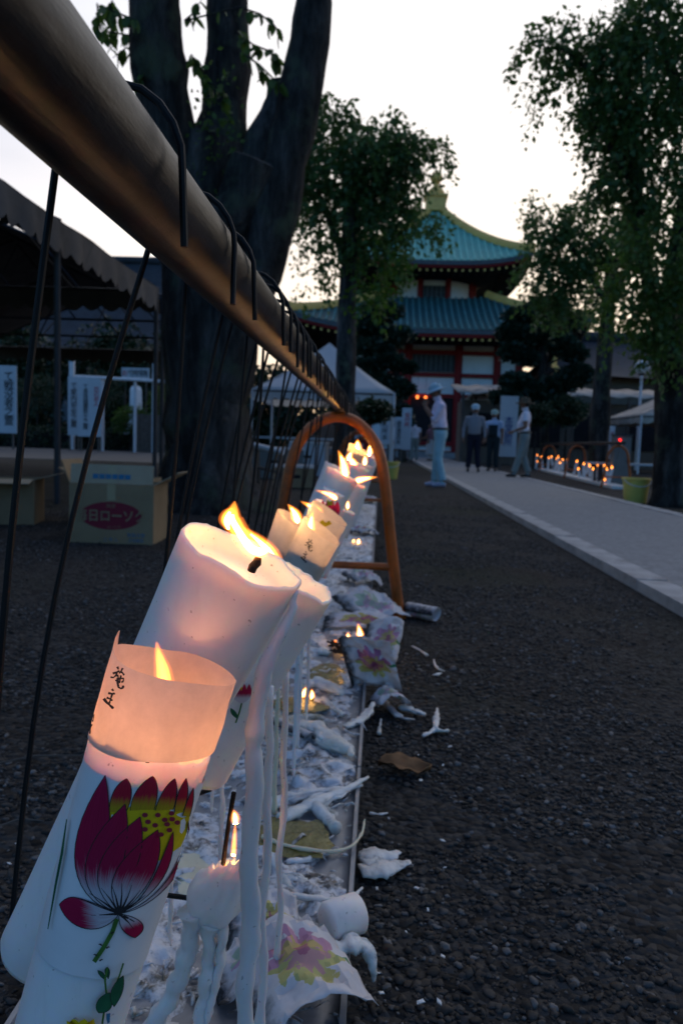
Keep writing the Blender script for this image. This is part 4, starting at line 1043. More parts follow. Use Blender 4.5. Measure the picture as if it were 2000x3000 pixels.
p = P(1815, 1289, 15.4-.14); g = Geo(); g.lathe(p, (0, -1, 0), [(.024, 0), (.022, .012), (.0, .02)], 14); g.build('pilot_lamp', M['redlamp'], t); g = Geo(); g.box((q.x+.1, q.y-.13, zt*.5), (.02, .015, .08)); g.build('handle', M['steel'], t, False)
# benches and boards under the beige tent
t = thing('bench', 'long grey bench under the beige tent', 'bench', (P(1850, 1390, 15.9).x, 15.9, 0)); bx = t.location.x
for z, y in ((.42, 15.8), (.42, 16.0)):
    g = Geo(); g.box((bx, y, z), (1.8, .17, .04)); g.build('seat_board', M['signwhite'], t, False)
for x in (-.7, .7):
    for y in (15.75, 16.05):
        g = Geo(); g.box((bx+x, y, .2), (.05, .05, .40)); g.build('leg', M['steel'], t, False)
# ================================================================== people
def person(label, pos, h, heading, cols, pose, hat=None, belt=None, vox=.012, extra=None):
    """cols: dict shirt/trousers/shoes/skin -> material; pose: joints in metres for a 1.65 m figure, x right, y forward"""
    k = h/1.65; g = Geo(); samp = []
    def chain(pts, rs, lab, ell=None, seg=12):
        pts = [Vector(p) for p in pts]; g.tube(pts, rs, seg, True, 0, ell, up=(1, .01, 0))
        for a, b, ra, rb in zip(pts, pts[1:], rs, rs[1:]):
            for i in range(7):
                t = i/6; samp.append((*a.lerp(b, t), lab, ra+(rb-ra)*t))
    J = dict(hipL=(-.085, 0, .86), hipR=(.085, 0, .86), kneeL=(-.095, .02, .46), kneeR=(.095, .02, .46), ankL=(-.10, -.02, .085), ankR=(.10, -.02, .085),
             shL=(-.175, 0, 1.335), shR=(.175, 0, 1.335), elL=(-.225, -.03, 1.07), elR=(.225, -.03, 1.07), wrL=(-.235, .04, .84), wrR=(.235, .04, .84), lean=0.0, headx=0.0, heady=.0, nod=0.0, sleeve='short', skirt=False)
    J.update(pose)
    V3 = {a: Vector(b) for a, b in J.items() if isinstance(b, tuple)}
    for s, sg in (('L', -1), ('R', 1)):
        wd = 1.0 if not J['skirt'] else .8
        chain([V3['hip'+s]+Vector((0, 0, .04)), V3['hip'+s], V3['hip'+s].lerp(V3['knee'+s], .5), V3['knee'+s], V3['knee'+s].lerp(V3['ank'+s], .5), V3['ank'+s]+Vector((0, 0, .03))], [.10, .102, .088, .072*wd, .070*wd, .066*wd], 'trousers' if not J['skirt'] else 'skin')
        toe = J.get('toe'+s, (0, .17))
        chain([V3['ank'+s]+Vector((0, -.05, -.035)), V3['ank'+s]+Vector((toe[0]*.3, toe[1]*.3, -.03)), V3['ank'+s]+Vector((toe[0], toe[1], -.05))], [.045, .048, .034], 'shoes', [(1, .9)]*3)
        sleeve = .52 if J['sleeve'] == 'short' else (1.25 if J['sleeve'] == 'elbow' else 2.0)
        pts = [V3['sh'+s]+Vector((-sg*.03, 0, -.01)), V3['sh'+s], V3['sh'+s].lerp(V3['el'+s], .5), V3['el'+s], V3['el'+s].lerp(V3['wr'+s], .5), V3['wr'+s]]
        rs = [.075, .072, .058, .046, .040, .029]
        lab = ['shirt' if i*.5-.5 < sleeve else 'skin' for i in range(6)]
        if sleeve < 1: rs = [.075, .075, .064, .042, .037, .028]
        g.tube(pts, rs, 10, True, up=(1, .01, 0))
        for i in range(5):
            for q in range(7):
                t = q/6; u = max(0, i-1+t)*.5 if i else 0
                samp.append((*pts[i].lerp(pts[i+1], t), 'shirt' if u < sleeve else 'skin', rs[i]+(rs[i+1]-rs[i])*t))
        # hand: palm, four fingers, thumb
        d = (V3['wr'+s]-V3['el'+s]).normalized(); hd = Vector(J.get('hand'+s, tuple(d))).normalized()
        side = hd.cross(Vector((sg, .2, .1))).normalized(); nrm = side.cross(hd)
        w = V3['wr'+s]; pm = w+hd*.075
        chain([w, w+hd*.04, pm], [.028, .036, .034], 'skin', [(1.1, .65)]*3, 8)
        curl = J.get('curl', .35)
        for f, (off, ln) in enumerate(((-.026, .062), (-.009, .072), (.009, .068), (.025, .054))):
            b = pm+side*off; e1 = b+(hd+nrm*curl*-sg).normalized()*ln*.55; e2 = e1+(hd+nrm*2.2*curl*-sg).normalized()*ln*.5
            chain([b, e1, e2], [.0105, .0095, .0075], 'skin', None, 6)
        tb = w+hd*.03+side*-.03; chain([tb, tb+(hd-side*.8).normalized()*.035, tb+(hd*1.2-side*.5).normalized()*.065], [.013, .0115, .009], 'skin', None, 6)
    ln = J['lean']
    def tor(x, y, z): return Vector((x, y+ln*max(0, z-.9), z))
    sh = J.get('shoulder_w', 1.0)
    chain([tor(0, 0, .80), tor(0, .0, .88), tor(0, 0, .95)], [.15, .165, .158], 'trousers', [(1.0, .70)]*3, 20)
    by = J.get('belly', .0)
    chain([tor(0, 0, .94), tor(0, by*.6, 1.02), tor(0, by, 1.12), tor(0, .01, 1.24), tor(0, 0, 1.33), tor(0, -.01, 1.40)], [.158, .160, .162, .172*sh, .165*sh, .085], 'shirt', [(1.0, .74), (1, .78), (1.0, .76), (1.0, .70), (1.0, .6), (1, .75)], 20)
    if J['skirt']: chain([tor(0, 0, .95), tor(0, 0, .7), tor(0, 0, .32)], [.155, .19, .22], 'trousers', [(1, .8)]*3, 20)
    n0 = tor(0, 0, 1.38); hc = tor(J['headx'], .02+J['heady'], 1.545)
    chain([n0, n0.lerp(hc, .6)], [.062, .055], 'skin')
    fw = Vector((0, math.cos(J['nod']), -math.sin(J['nod']))); up = Vector((0, math.sin(J['nod']), math.cos(J['nod']))); rt = Vector((1, 0, 0))
    def hp(x, y, z): return hc+rt*x+fw*y+up*z
    # skull, jaw, nose, brows, ears, chin
    chain([hp(0, -.01, -.095), hp(0, .0, -.05), hp(0, -.004, .0), hp(0, -.012, .05), hp(0, -.015, .09), hp(0, -.015, .108)], [.048, .066, .076, .077, .055, .02], 'skin', [(1, 1.12), (1, 1.22), (1, 1.24), (1, 1.26), (1, 1.2), (1, 1.2)], 16)
    chain([hp(0, .085, .02), hp(0, .102, -.015), hp(0, .095, -.028)], [.012, .017, .012], 'skin', None, 8)
    chain([hp(0, .04, -.085), hp(0, .075, -.085)], [.036, .022], 'skin', None, 8)
    for s in (-1, 1):
        chain([hp(s*.076, -.01, .02), hp(s*.086, -.018, .0), hp(s*.076, -.006, -.03)], [.012, .016, .009], 'skin', None, 6)
        chain([hp(s*.045, .078, .03), hp(s*.018, .09, .03)], [.009, .009], 'skin', None, 6)
    me0 = g.mesh('body', M['skin'], False); ob = bpy.data.objects.new('body', me0); COL.objects.link(ob)
    md = ob.modifiers.new('r', 'REMESH'); md.mode = 'VOXEL'; md.voxel_size = vox
    ms = ob.modifiers.new('s', 'SMOOTH'); ms.factor = .5; ms.iterations = 2
    bpy.context.view_layer.update()
    dg = bpy.context.evaluated_depsgraph_get(); me = bpy.data.meshes.new_from_object(ob.evaluated_get(dg)); bpy.data.objects.remove(ob)
    me.materials.clear(); labs = ['skin', 'shirt', 'trousers', 'shoes', 'hair']
    for l in labs: me.materials.append(cols.get(l) or M[l if l in M else 'skin'])
    pc = np.empty(len(me.polygons)*3); me.polygons.foreach_get('center', pc); pc = pc.reshape(-1, 3)
    sp = np.array([s_[:3] for s_ in samp]); sr = np.array([s_[4] for s_ in samp]); sl = np.array([labs.index(s_[3]) for s_ in samp])
    idx = np.empty(len(pc), dtype=np.int32)
    for i in range(0, len(pc), 4000):
        d = np.linalg.norm(pc[i:i+4000, None]-sp[None], axis=2)-sr[None]; idx[i:i+4000] = sl[d.argmin(1)]
    # waistline and hair
    tz = pc[:, 2]; mid = (np.abs(pc[:, 0]) < .2)
    idx[(idx == 1) & (tz < .955) & mid & (np.abs(pc[:, 1]) < .25)] = 2 if not J.get('untucked') else 1
    q = pc-np.array(hc); yf = q @ np.array(fw); zu = q @ np.array(up)
    hm = (np.linalg.norm(q, axis=1) < .16) & (idx == 0) & (((zu > .045) & (yf < .085)) | ((yf < -.03) & (zu > -.06)))
    idx[hm] = 4
    me.polygons.foreach_set('material_index', idx)
    # light cloth folds
    co = np.empty(len(me.vertices)*3); me.vertices.foreach_get('co', co); co = co.reshape(-1, 3)*k; me.vertices.foreach_set('co', co.ravel())
    me.shade_smooth()
    t = thing('person', label, 'person', (0, 0, 0)); b = link_mesh('body', me, t)
    if belt:
        q = Geo(); ring = [tor(.163*math.cos(a), .118*math.sin(a), .957)*k for a in [6.2832*i/28 for i in range(29)]]; q.tube(ring, .017*k, 6, False); q.build('belt', belt, t)
    for s in (-1, 1):
        q = Geo(); e = hp(s*.030, .082, .012)*k; q.lathe(e-fw*.004, fw, [(.0, -.008), (.011*k, 0), (.008*k, .006), (0, .009)], 8); q.build('eye', M['hair'], t)
    q = Geo(); q.tube([hp(-.022, .083, -.055)*k, hp(0, .09, -.056)*k, hp(.022, .083, -.055)*k], .005*k, 6); q.build('mouth', cols.get('lips') or M['lips'], t)
    if hat:
        kind, hm_ = hat; q = Geo(); up_ = up
        base = hp(0, -.012, .045)*k
        if kind == 'bucket': q.lathe(base, up_, [(.155*k, -.035), (.150*k, -.028), (.098*k, .0), (.095*k, .06), (.078*k, .050), (.03*k, .102), (0, .104)], 24, xdir=(1, 0, 0), fn=lambda a, i, r, hh: (r*(1.0+.12*abs(math.sin(a))), hh)); q.build('hat', hm_, t)
        if kind == 'straw': q.lathe(base, up_, [(.21*k, -.025), (.2*k, -.012), (.105*k, .0), (.10*k, .065), (.075*k, .10), (0, .11)], 24, xdir=(1, 0, 0)); q.build('hat', hm_, t)
        if kind == 'cap':
            q.lathe(base, up_, [(.100*k, -.02), (.102*k, .01), (.092*k, .055), (.06*k, .085), (0, .098)], 24, xdir=(1, 0, 0), fn=lambda a, i, r, hh: (r*(1+.18*abs(math.sin(a))), hh)); ht = q.build('hat', hm_, t)
            q = Geo(); q.grid(lambda u, v: (hp((u-.5)*.15, .10+v*.085*math.cos((u-.5)*2.4)-.01, .03-.022*v-.03*(u-.5)**2*4))*k, 8, 4); q.build('peak', hm_, ht, thick=.006)
    if extra: extra(t, k)
    t.location = pos; t.rotation_euler = (0, 0, heading); return t
def cloth(name, c, var=.15, check=None):
    if not check: return pmat(name, c, .85, var, 7, .5, 16, .02)
    t = NT(name); sp = t.n('ShaderNodeSeparateXYZ', _0=t.co())
    w = t.math('GREATER_THAN', t.math('SINE', t.math('MULTIPLY', sp.outputs[2], 190.0)), .3); w2 = t.math('GREATER_THAN', t.math('SINE', t.math('MULTIPLY', sp.outputs[0], 190.0)), .3)
    c2 = t.mix(t.math('MULTIPLY_ADD', w, .45, t.math('MULTIPLY', w2, .45)), c, check)
    b = t.n('ShaderNodeBsdfPrincipled', Base__Color=c2, Roughness=.85); t.set(b.inputs['Normal'], t.bump(t.noise(16, 5, .6), .5, .02)); return t.finish(b)
M['lips'] = m_flat('lips', (.16, .06, .05)); M['shoe_dark'] = m_flat('dark leather', (.015, .014, .015), .5); M['shoe_pale'] = m_flat('pale canvas shoe', (.42, .38, .48), .7)
M['shirt_lilac'] = cloth('lilac white shirt', (.82, .70, .84)); M['jeans'] = cloth('light blue jeans', (.34, .52, .58)); M['hat_pale'] = cloth('pale blue hat', (.42, .58, .66), .08)
M['shirt_check'] = cloth('checked shirt', (.32, .315, .34), check=(.12, .12, .14)); M['navy'] = cloth('navy trousers', (.016, .017, .03)); M['shirt_white'] = cloth('white shirt', (.82, .78, .86)); M['khaki'] = cloth('khaki trousers', (.22, .25, .24)); M['overall'] = cloth('dark teal overalls', (.018, .03, .035)); M['straw'] = pmat('straw hat', (.12, .09, .06), .9, .3, 60, .6, 120, .004)
M['pink'] = cloth('faded pink blouse', (.28, .14, .16)); M['skirt'] = cloth('white skirt', (.5, .5, .5)); M['shirt_blue'] = cloth('pale blue shirt', (.40, .50, .68)); M['capgreen'] = cloth('pale green cap', (.34, .46, .42), .08)
# man in a bucket hat, hands raised to his mouth, facing left
q = G(1283, 1428); person('man in pale bucket hat and light blue jeans raising hands to his mouth', (q.x, q.y, 0), 1.62, R(84), dict(shirt=M['shirt_lilac'], trousers=M['jeans'], shoes=M['shoe_pale']),
    dict(elL=(-.20, .10, 1.08), elR=(.21, .13, 1.09), wrL=(-.045, .27, 1.30), wrR=(.06, .27, 1.32), handL=(.25, .0, 1.0), handR=(-.25, .0, 1.0), lean=.10, heady=.03, nod=.38, sleeve='elbow', belly=.02, kneeR=(.10, .05, .46), ankR=(.11, .06, .085), ankL=(-.10, -.07, .085)), ('bucket', M['hat_pale']), M['shoe_dark'])
# man in checked shirt facing the camera
q = G(1383, 1383, .048); person('man in grey checked shirt and navy trousers standing on the path', (q.x, q.y, .050), 1.62, R(176), dict(shirt=M['shirt_check'], trousers=M['navy'], shoes=M['shoe_dark']),
    dict(elL=(-.25, -.02, 1.08), elR=(.26, -.02, 1.07), wrL=(-.26, .05, .86), wrR=(.27, .06, .84), sleeve='long', untucked=True, ankL=(-.13, .03, .085), ankR=(.12, -.02, .085), belly=.03), ('cap', M['hat_pale']), None)
# person in overalls behind him
q = G(1440, 1381, .048); person('person in dark overalls and pale green cap behind the checked-shirt man', (q.x, q.y, .050), 1.55, R(160), dict(shirt=M['shirt_blue'], trousers=M['overall'], shoes=M['shoe_dark']),
    dict(wrR=(.26, .03, .84), sleeve='short'), ('cap', M['capgreen']), None,
    extra=lambda t, k: [ (lambda g: g.build('bib', M['overall'], t, thick=.012))((lambda: Geo().grid(lambda u, v: Vector(((u-.5)*.25, .135-.10*(u-.5)**2, .95+.32*v))*k, 6, 6))())] )
# man in straw hat facing left
q = G(1530, 1400, .048); person('man in straw hat, white shirt and khaki trousers facing the candles', (q.x, q.y, .050), 1.64, R(72), dict(shirt=M['shirt_white'], trousers=M['khaki'], shoes=M['shoe_dark']),
    dict(belly=.06, kneeL=(-.11, .08, .46), ankL=(-.12, .17, .085), ankR=(.10, -.10, .085), wrR=(.24, .10, .86), wrL=(-.2, .2, .98), heady=.02), ('straw', M['straw']), M['shoe_dark'])
# two worshippers near the temple door
q = P(1212, 1340, 30); person('person in white shirt and dull green trousers near the temple door', (q.x, q.y, 0), 1.58, R(10), dict(shirt=M['shirt_white'], trousers=M['khaki'], shoes=M['shoe_dark']), dict(), None, None, .018)
q = P(1258, 1340, 30.5); person('person in faded pink blouse and white skirt near the temple door', (q.x, q.y, 0), 1.52, R(55), dict(shirt=M['pink'], trousers=M['skirt'], shoes=M['shoe_dark']), dict(skirt=True, elL=(-.2, .08, 1.07), wrL=(-.12, .26, 1.02), elR=(.2, .08, 1.07), wrR=(.12, .26, 1.02)), None, None, .018)
# ================================================================== rail, arches, hooks
PA, PB = Vector((-.162, .5, .8426)), Vector((-.1666, 2.97, .8281)); PR = .03
def pipe_at(d): return PA.lerp(PB, (d-.5)/2.47)
g = Geo(); n = 60
g.tube([pipe_at(-.25+3.42*i/n) for i in range(n+1)], PR, 40)
rail = g.build('rail_pipe', M['pipe'], loc=pipe_at(1.5)); _tag(rail, 'long grey steel pipe resting on the nearest orange arch, hung with wire hooks', 'pipe')
g = Geo(); g.tube([Vector((-.167+.002*i, 3.19+7.0*i/8, .829-.002*i)) for i in range(9)], PR, 20)
o = g.build('rail_pipe', M['pipe'], loc=(-.167, 6.5, .829)); _tag(o, 'farther grey steel pipe carried on from the first arch', 'pipe')
DA = 2.97
half = [P(x, y, DA) for x, y in ((1170, 1818), (1150, 1650), (1138, 1530), (1125, 1400), (1112, 1335), (1085, 1285), (1045, 1248), (1012, 1236))]
half[0].z = 0
XC = pipe_at(DA).x; ztop = pipe_at(DA).z-PR-.0225
right = [Vector((p.x, DA, p.z)) for p in half]
sc = max(right, key=lambda p: p.z).z
right = [Vector((p.x, DA, p.z*ztop/(sc+.004))) for p in right]+[Vector((XC, DA, ztop))]
left = [Vector((2*XC-p.x, DA, p.z)) for p in right[::-1]][1:]
def smooth_path(pts, m=5, it=2):
    P2 = []
    for i in range(len(pts)-1):
        for k in range(m): P2.append(pts[i].lerp(pts[i+1], k/m))
    P2.append(pts[-1])
    for _ in range(it*m): P2 = [P2[0]]+[(P2[i-1]+P2[i]*2+P2[i+1])/4 for i in range(1, len(P2)-1)]+[P2[-1]]
    return P2
def make_arch(label, group=None):
    t = thing('barrier_arch', label, 'barrier', (XC, DA, 0), group)
    g = Geo(); sp = smooth_path(right+left); z = max(p.z for p in sp); sp = [Vector((p.x, p.y, p.z*ztop/z)) for p in sp]; g.tube(sp, .0215, 16, up=(0, 1, 0)); g.build('hoop', M['orange'], t)
    zc = P(1140, 1661, DA).z; xr = P(1148, 1661, DA).x
    g = Geo(); g.tube([(xr, DA, zc), (2*XC-xr, DA, zc)], .0145, 12); g.build('crossbar', M['orange'], t)
    for s in (1, -1):
        g = Geo(); x = XC+s*(right[0].x-XC); g.lathe((x, DA, 0), (0, 0, 1), [(.026, 0), (.027, .03), (.023, .034)], 14); g.build('foot_cap', M['orange'], t)
    g = Geo(); g.lathe((XC, DA-.028, ztop+.05), (0, 1, 0), [(.034, 0), (.036, .004), (.036, .05), (.034, .054)], 24, close=False); g.build('clamp', M['dark'], t)
    return t
arch = make_arch('nearest orange tubular arch standing over the wax-strewn tray')
for dy, dx, lb in ((3.55, .006, 'second orange tubular arch along the candle row'), (6.75, .01, 'third orange tubular arch at the far end of the candle row')):
    c = copy_tree(arch, label=lb); c.location = arch.location+Vector((dx, dy, -.004))
hookd = [.468, .65, .757, .957, 1.03, 1.13, 1.22, 1.29, 1.345, 1.48, 1.59, 1.70, 1.83, 1.93, 2.06, 2.18, 2.27, 2.38, 2.5, 2.62, 2.74, 2.86]
def hook(d, i):
    c = pipe_at(d); rr = PR+.0042+random.uniform(0, .004); wr = .0024
    pts = [c+Vector((rr+.001, .004*random.uniform(-1, 1), -.043-.012*random.random()))]
    sk = random.uniform(-.012, .012)
    for k in range(11):
        a = -.1+math.pi*1.05*k/10
        pts.append(c+Vector((rr*math.cos(a), sk*(k/10-.5), (rr+.006*math.sin(a))*math.sin(a))))
    s = {0: .075, 1: .19, 2: .10}.get(i, random.uniform(.05, .22)); bow = {1: .02}.get(i, random.uniform(-.01, .02))
    zb = {0: .26, 1: .25, 2: .30}.get(i, random.uniform(.22, .40)); dy = random.uniform(-.03, .06)
    top = pts[-1]
    for k in range(1, 11):
        t = k/10; pts.append(Vector((top.x-s*(top.z-zb)*t+bow*math.sin(math.pi*t)*-1, d+sk*.5+dy*t, top.z+(zb-top.z)*t)))
    e = pts[-1]
    for a in (25, 60, 90, 115): pts.append(e+Vector((.022*(1-math.cos(R(a))), 0, -.022*math.sin(R(a)))))
    pts.append(pts[-1]+Vector((.05, .0, .02)))
    g = Geo(); g.tube(pts, wr, 8 if d < 1.4 else 6)
    o = g.build('wire_hook', M['wire'], loc=top); _tag(o, {0: 'black wire hook on the nearest pipe whose long leg crosses the tent pole', 1: 'black wire hook on the nearest pipe whose long leg crosses the red-oval carton'}.get(i, 'black bent wire hook hung over the nearest pipe'), 'hook', 'wire hooks on the nearest pipe')
for i, d in enumerate(hookd): hook(d, i)
for i in range(26):
    d = 3.3+i*.2+random.uniform(-.06, .06); c = Vector((-.166, d, .828)); rr = PR+.005
    pts = [c+Vector((rr, 0, -.05))]+[c+Vector((rr*math.cos(a), 0, rr*math.sin(a))) for a in (0, .8, 1.6, 2.4, 3.14)]
    s = random.uniform(.05, .25); pts += [Vector((c.x-rr-s*.5, d+.02, .32)), Vector((c.x-rr-s*.5+.04, d+.02, .29))]
    g = Geo(); g.tube(pts, .0028, 5); o = g.build('wire_hook', M['wire'], loc=c); _tag(o, 'black bent wire hook hung over the farther pipe', 'hook', 'wire hooks on the farther pipe')

# ================================================================== trays
TZ = .05; TX0, TX1 = -.365, -.022
seams = [-.4, 1.43, 3.25, 5.07, 6.89, 8.7]
tl = ['nearest grimy metal tray strewn with wax', 'second grimy tray running under the nearest arch', 'third wax-strewn tray beyond the nearest arch', 'fourth wax-strewn tray near the second arch', 'farthest wax-strewn tray at the end of the row']
for a, b, lb in zip(seams, seams[1:], tl):
    t = thing('drip_tray', lb, 'tray', ((TX0+TX1)/2, (a+b)/2, 0))
    g = Geo(); g.grid(lambda u, v: Vector((TX0+(TX1-TX0)*u, a+.004+(b-a-.008)*v, TZ-.002+.0012*fbm((u*3, v*9, a), 1, 2))), 8, 40); g.build('sheet', M['traymetal'], t, thick=.003)
    for x in (TX0-.004, TX1+.004):
        g = Geo(); g.box((x, (a+b)/2, TZ*.5+.004), (.006, b-a-.006, TZ+.008)); g.build('lip', M['traymetal'], t, False)
    for y in (a+.25, (a+b)/2, b-.25):
        g = Geo(); g.box(((TX0+TX1)/2, y, .021), (.33, .06, .042)); g.build('bearer', M['wood'], t, False)
# spilt wax, one uncountable crust
def wax_h(x, y):
    p = Vector((x, y, 0))
    w = Vector((fbm(p, 7, 2), fbm(p+Vector((9, 3, 1)), 7, 2), 0))*.03; q = p+w
    big = fbm(q, 5.5, 3); rid = 1-abs(fbm(q*1.0+Vector((4, 4, 0)), 16, 2))*3.2; fine = fbm(q, 42, 2)
    h = big*.9+rid*.42+fine*.22 + min(.3, max(-.25, (y-1.2)*.10))
    edge = min((x-TX0)/.02, (TX1-.002-x)/.03, 1)
    return h-.16-.5*max(0, 1-edge)
def crust(y0, y1, st):
    nx, ny = int((TX1-TX0)/st), int((y1-y0)/st)
    H = [[wax_h(TX0+st*i, y0+st*j) for j in range(ny+1)] for i in range(nx+1)]
    g = Geo(); idx = {}
    for i in range(nx):
        for j in range(ny):
            hs = [H[i][j], H[i+1][j], H[i+1][j+1], H[i][j+1]]
            if max(hs) <= 0: continue
            f = []
            for (a, b) in ((i, j), (i+1, j), (i+1, j+1), (i, j+1)):
                if (a, b) not in idx:
                    idx[(a, b)] = len(g.v); h = H[a][b]; z = TZ+.0008 + (.016*min(h, .9)**.55*(1+.5*fbm((a*st*60, b*st*60, 0), 1, 2)) if h > 0 else -.0015)
                    g.v.append((TX0+st*a, y0+st*b, z)); g.uv.append((0, 0))
                f.append(idx[(a, b)])
            g.f.append(tuple(f)); g.m.append(0)
    return g
g = crust(.6, 2.7, .0048); g2 = crust(2.7, 9.0, .011); g.add(g2.v, g2.f)
# shards, crumbs and thin broken runs frozen into the crust
for i in range(1500):
    y = .62+3.6*random.random()**1.5; x = random.uniform(TX0+.01, TX1-.004); z = TZ+.003+max(0, .012*wax_h(x, y)**1.0 if wax_h(x, y) > 0 else 0)
    a = random.gauss(.2, .7); L = random.uniform(.004, .030)*(1 if random.random() < .85 else 2); r = random.uniform(.0008, .0034); dv_ = Vector((math.cos(a), math.sin(a), random.uniform(-.1, .25)))
    c_ = Vector((x, y, z)); b_ = Vector((random.uniform(-.3, .3), random.uniform(-.3, .3), .2))*L
    g.tube([c_-dv_*L*.5, c_-dv_*L*.2+b_*.6, c_+dv_*L*.2+b_, c_+dv_*L*.5], [r*.4, r, r*.9, r*.25], 5, ell=[(random.uniform(.4, 1), 1)]*4)
o = g.build('spilled_wax', M['debris'], angle=None); _tag(o, 'crust of spilt white wax and soot on the trays', 'wax', kind='stuff')

# ================================================================== candles
NEAR_LIGHTS = []
def flame(parent, pts, rs, near=True, power=0.0, lpos=None, seg=12, col=(1, .54, .27), core=True):
    """pts: world points along the flame; near flames are glowing gas, far ones small glowing bodies"""
    sp = []; sr = []
    for i in range(len(pts)-1):
        for k in range(4):
            t = k/4; sp.append(Vector(pts[i]).lerp(Vector(pts[i+1]), t)); sr.append(rs[i]+(rs[i+1]-rs[i])*t)
    sp.append(Vector(pts[-1])); sr.append(rs[-1])
    for _ in range(3):
        sp = [sp[0]]+[(sp[i-1]+sp[i]*2+sp[i+1])/4 for i in range(1, len(sp)-1)]+[sp[-1]]; sr = [sr[0]]+[(sr[i-1]+sr[i]*2+sr[i+1])/4 for i in range(1, len(sr)-1)]+[sr[-1]]
    g = Geo(); g.tube(sp, sr, seg)
    if near:
        gh = Geo(); gh.tube(sp, [r*1.35+.0004 for r in sr], seg)
        f = g.build('flame', M['flame_mantle'] if core else M['flame_tip'], parent, angle=None)
        m = int(len(sp)*.82); g = Geo(); g.tube(sp[:m], [r*.68*(1-.5*i/m) for i, r in enumerate(sr[:m])], seg); g.build('flame_core', M['flame_core'] if core else M['flame_tip'], f, angle=None); gh.build('flame_halo', M['flame_halo'], f, angle=None)
    else:
        f = g.build('flame', M['flame_far'], parent, angle=None)
        m = max(3, int(len(sp)*.7)); g = Geo(); g.tube(sp[:m], [r*1.03*(1-.25*i/m) for i, r in enumerate(sr[:m])], seg); g.build('flame_core', M['flame_far_core'], f, angle=None)
    if power:
        l = bpy.data.lights.new('flame_light', 'POINT'); l.energy = power; l.color = col; l.shadow_soft_size = .006
        lo = bpy.data.objects.new('flame_light', l); COL.objects.link(lo); lo.parent = f; lo.location = (lpos or sp[len(sp)//2])-ORG[parent.name]
    return f
def upflame(parent, base, h, r, lean=(0, 0), near=False, power=0.0):
    b = Vector(base); l = Vector((lean[0], lean[1], 0))
    return flame(parent, [b, b+Vector((0, 0, h*.2))+l*.1*h, b+Vector((0, 0, h*.5))+l*.35*h, b+Vector((0, 0, h*.8))+l*.8*h, b+Vector((0, 0, h))+l*1.2*h], [r*.55, r, r*.85, r*.4, r*.06], near, power)
class Candle:
    def __init__(s, label, top, bot, r0, r1, mat, cavity=.02, wall=.005, rimamp=.003, seg=48, ext=0.0, flare=.5, group=None, seed=0, wick=True):
        s.top, s.bot = Vector(top), Vector(bot); s.ax = (s.top-s.bot).normalized(); s.L = (s.top-s.bot).length; s.r0, s.r1 = r0, r1
        s.t = thing('votive_candle', label, 'candle', s.bot, group); L = s.L
        s.rad = lambda h: r1+(r0-r1)*(max(0, min(1.1, h/L))**(1+flare))
        prof = [(0, 0), (r1*.93, .0), (r1, .006)]+[(s.rad(L*k/14), L*k/14) for k in range(1, 14)]
        prof += [(s.rad(L*.985), L*.985), (r0, L-.002), (r0-wall*.3, L+.0008), (r0-wall*.75, L-.0005), (r0-wall, L-.004), (r0-wall*1.4, L-cavity*.7), (r0-wall*2.2, L-cavity*.95), (r0*.55, L-cavity), (r0*.18, L-cavity*1.02), (0, L-cavity)]
        n = len(prof)
        def fn(a, i, r, h):
            if i >= 15:
                w = 1.0 if i < 21 else .3
                m = fbm((math.cos(a)*1.6+seed, math.sin(a)*1.6, seed*.7), 1, 3)*rimamp*2.2+fbm((math.cos(a)*6, math.sin(a)*6, seed), 1, 2)*rimamp*.7
                if i >= 22: m *= .15
                return r*(1+.012*math.sin(a*3+seed)), h+m*w
            k = fbm((math.cos(a)*2, math.sin(a)*2, h*14+seed), 1, 3)
            return r*(1+.012*k), h
        x = s.ax.cross(Vector((0, -1, 0))); s.x = x.normalized()
        g = Geo(); g.lathe(s.bot, s.ax, prof, seg, xdir=s.x, fn=fn); s.body = g.build('wax_body', M[mat], s.t, angle=None)
        s.pool = s.bot+s.ax*(L-cavity)
        if wick:
            g = Geo(); p = s.pool; g.tube([p-s.ax*.004, p+s.ax*.006, p+s.ax*.011+Vector((.003, 0, .002))], [.0022, .0024, .0018], 7); g.build('wick', M['wick'], s.t)
    def at(s, h, ang, off=0.0):
        """ang 0 faces the viewer's right hand along the candle, 90 towards the viewer"""
        y = s.ax.cross(s.x); r = s.rad(h)+off
        # x axis of the lathe and its normal
        return s.bot+s.ax*h+s.x*(math.cos(ang)*r)+y*(math.sin(ang)*r)
    def hit(s, px, py, off=0.0):
        d = ray(px, py).normalized(); r = s.r0; p = None
        for _ in range(8):
            w = CAM-s.bot; dp = d-s.ax*d.dot(s.ax); wp = w-s.ax*w.dot(s.ax)
            A = dp.dot(dp); B = 2*dp.dot(wp); C = wp.dot(wp)-(r+off)**2; disc = B*B-4*A*C
            t = (-B-math.sqrt(disc))/(2*A) if disc > 0 else -B/(2*A)
            p = CAM+d*t; h = (p-s.bot).dot(s.ax); r = s.rad(h)
        if disc <= 0:     # beyond the outline: bring it onto the surface
            h = (p-s.bot).dot(s.ax); c = s.bot+s.ax*h; p = c+(p-c).normalized()*(r+off)
        return p
    def collar(s, h0, h1, off, mat, name='paper_wrapper', top=None, bottom=None, a0=0, a1=360, n=64, m=10):
        g = Geo()
        def fn(u, v):
            a = R(a0+(a1-a0)*u); lo = bottom(a) if bottom else h0; hi = top(a) if top else h1
            return s.at(lo+(hi-lo)*v, a, off+.0008*fbm((math.cos(a)*2, math.sin(a)*2, v*2), 1, 2))
        g.grid(fn, n, m); return g.build(name, mat, s.t, angle=None)
# orientation of the lathe angle: find which angle faces the camera
def facing(c, h):
    best = max(range(0, 360, 5), key=lambda a: -((c.at(h, R(a))-CAM).length)); return best

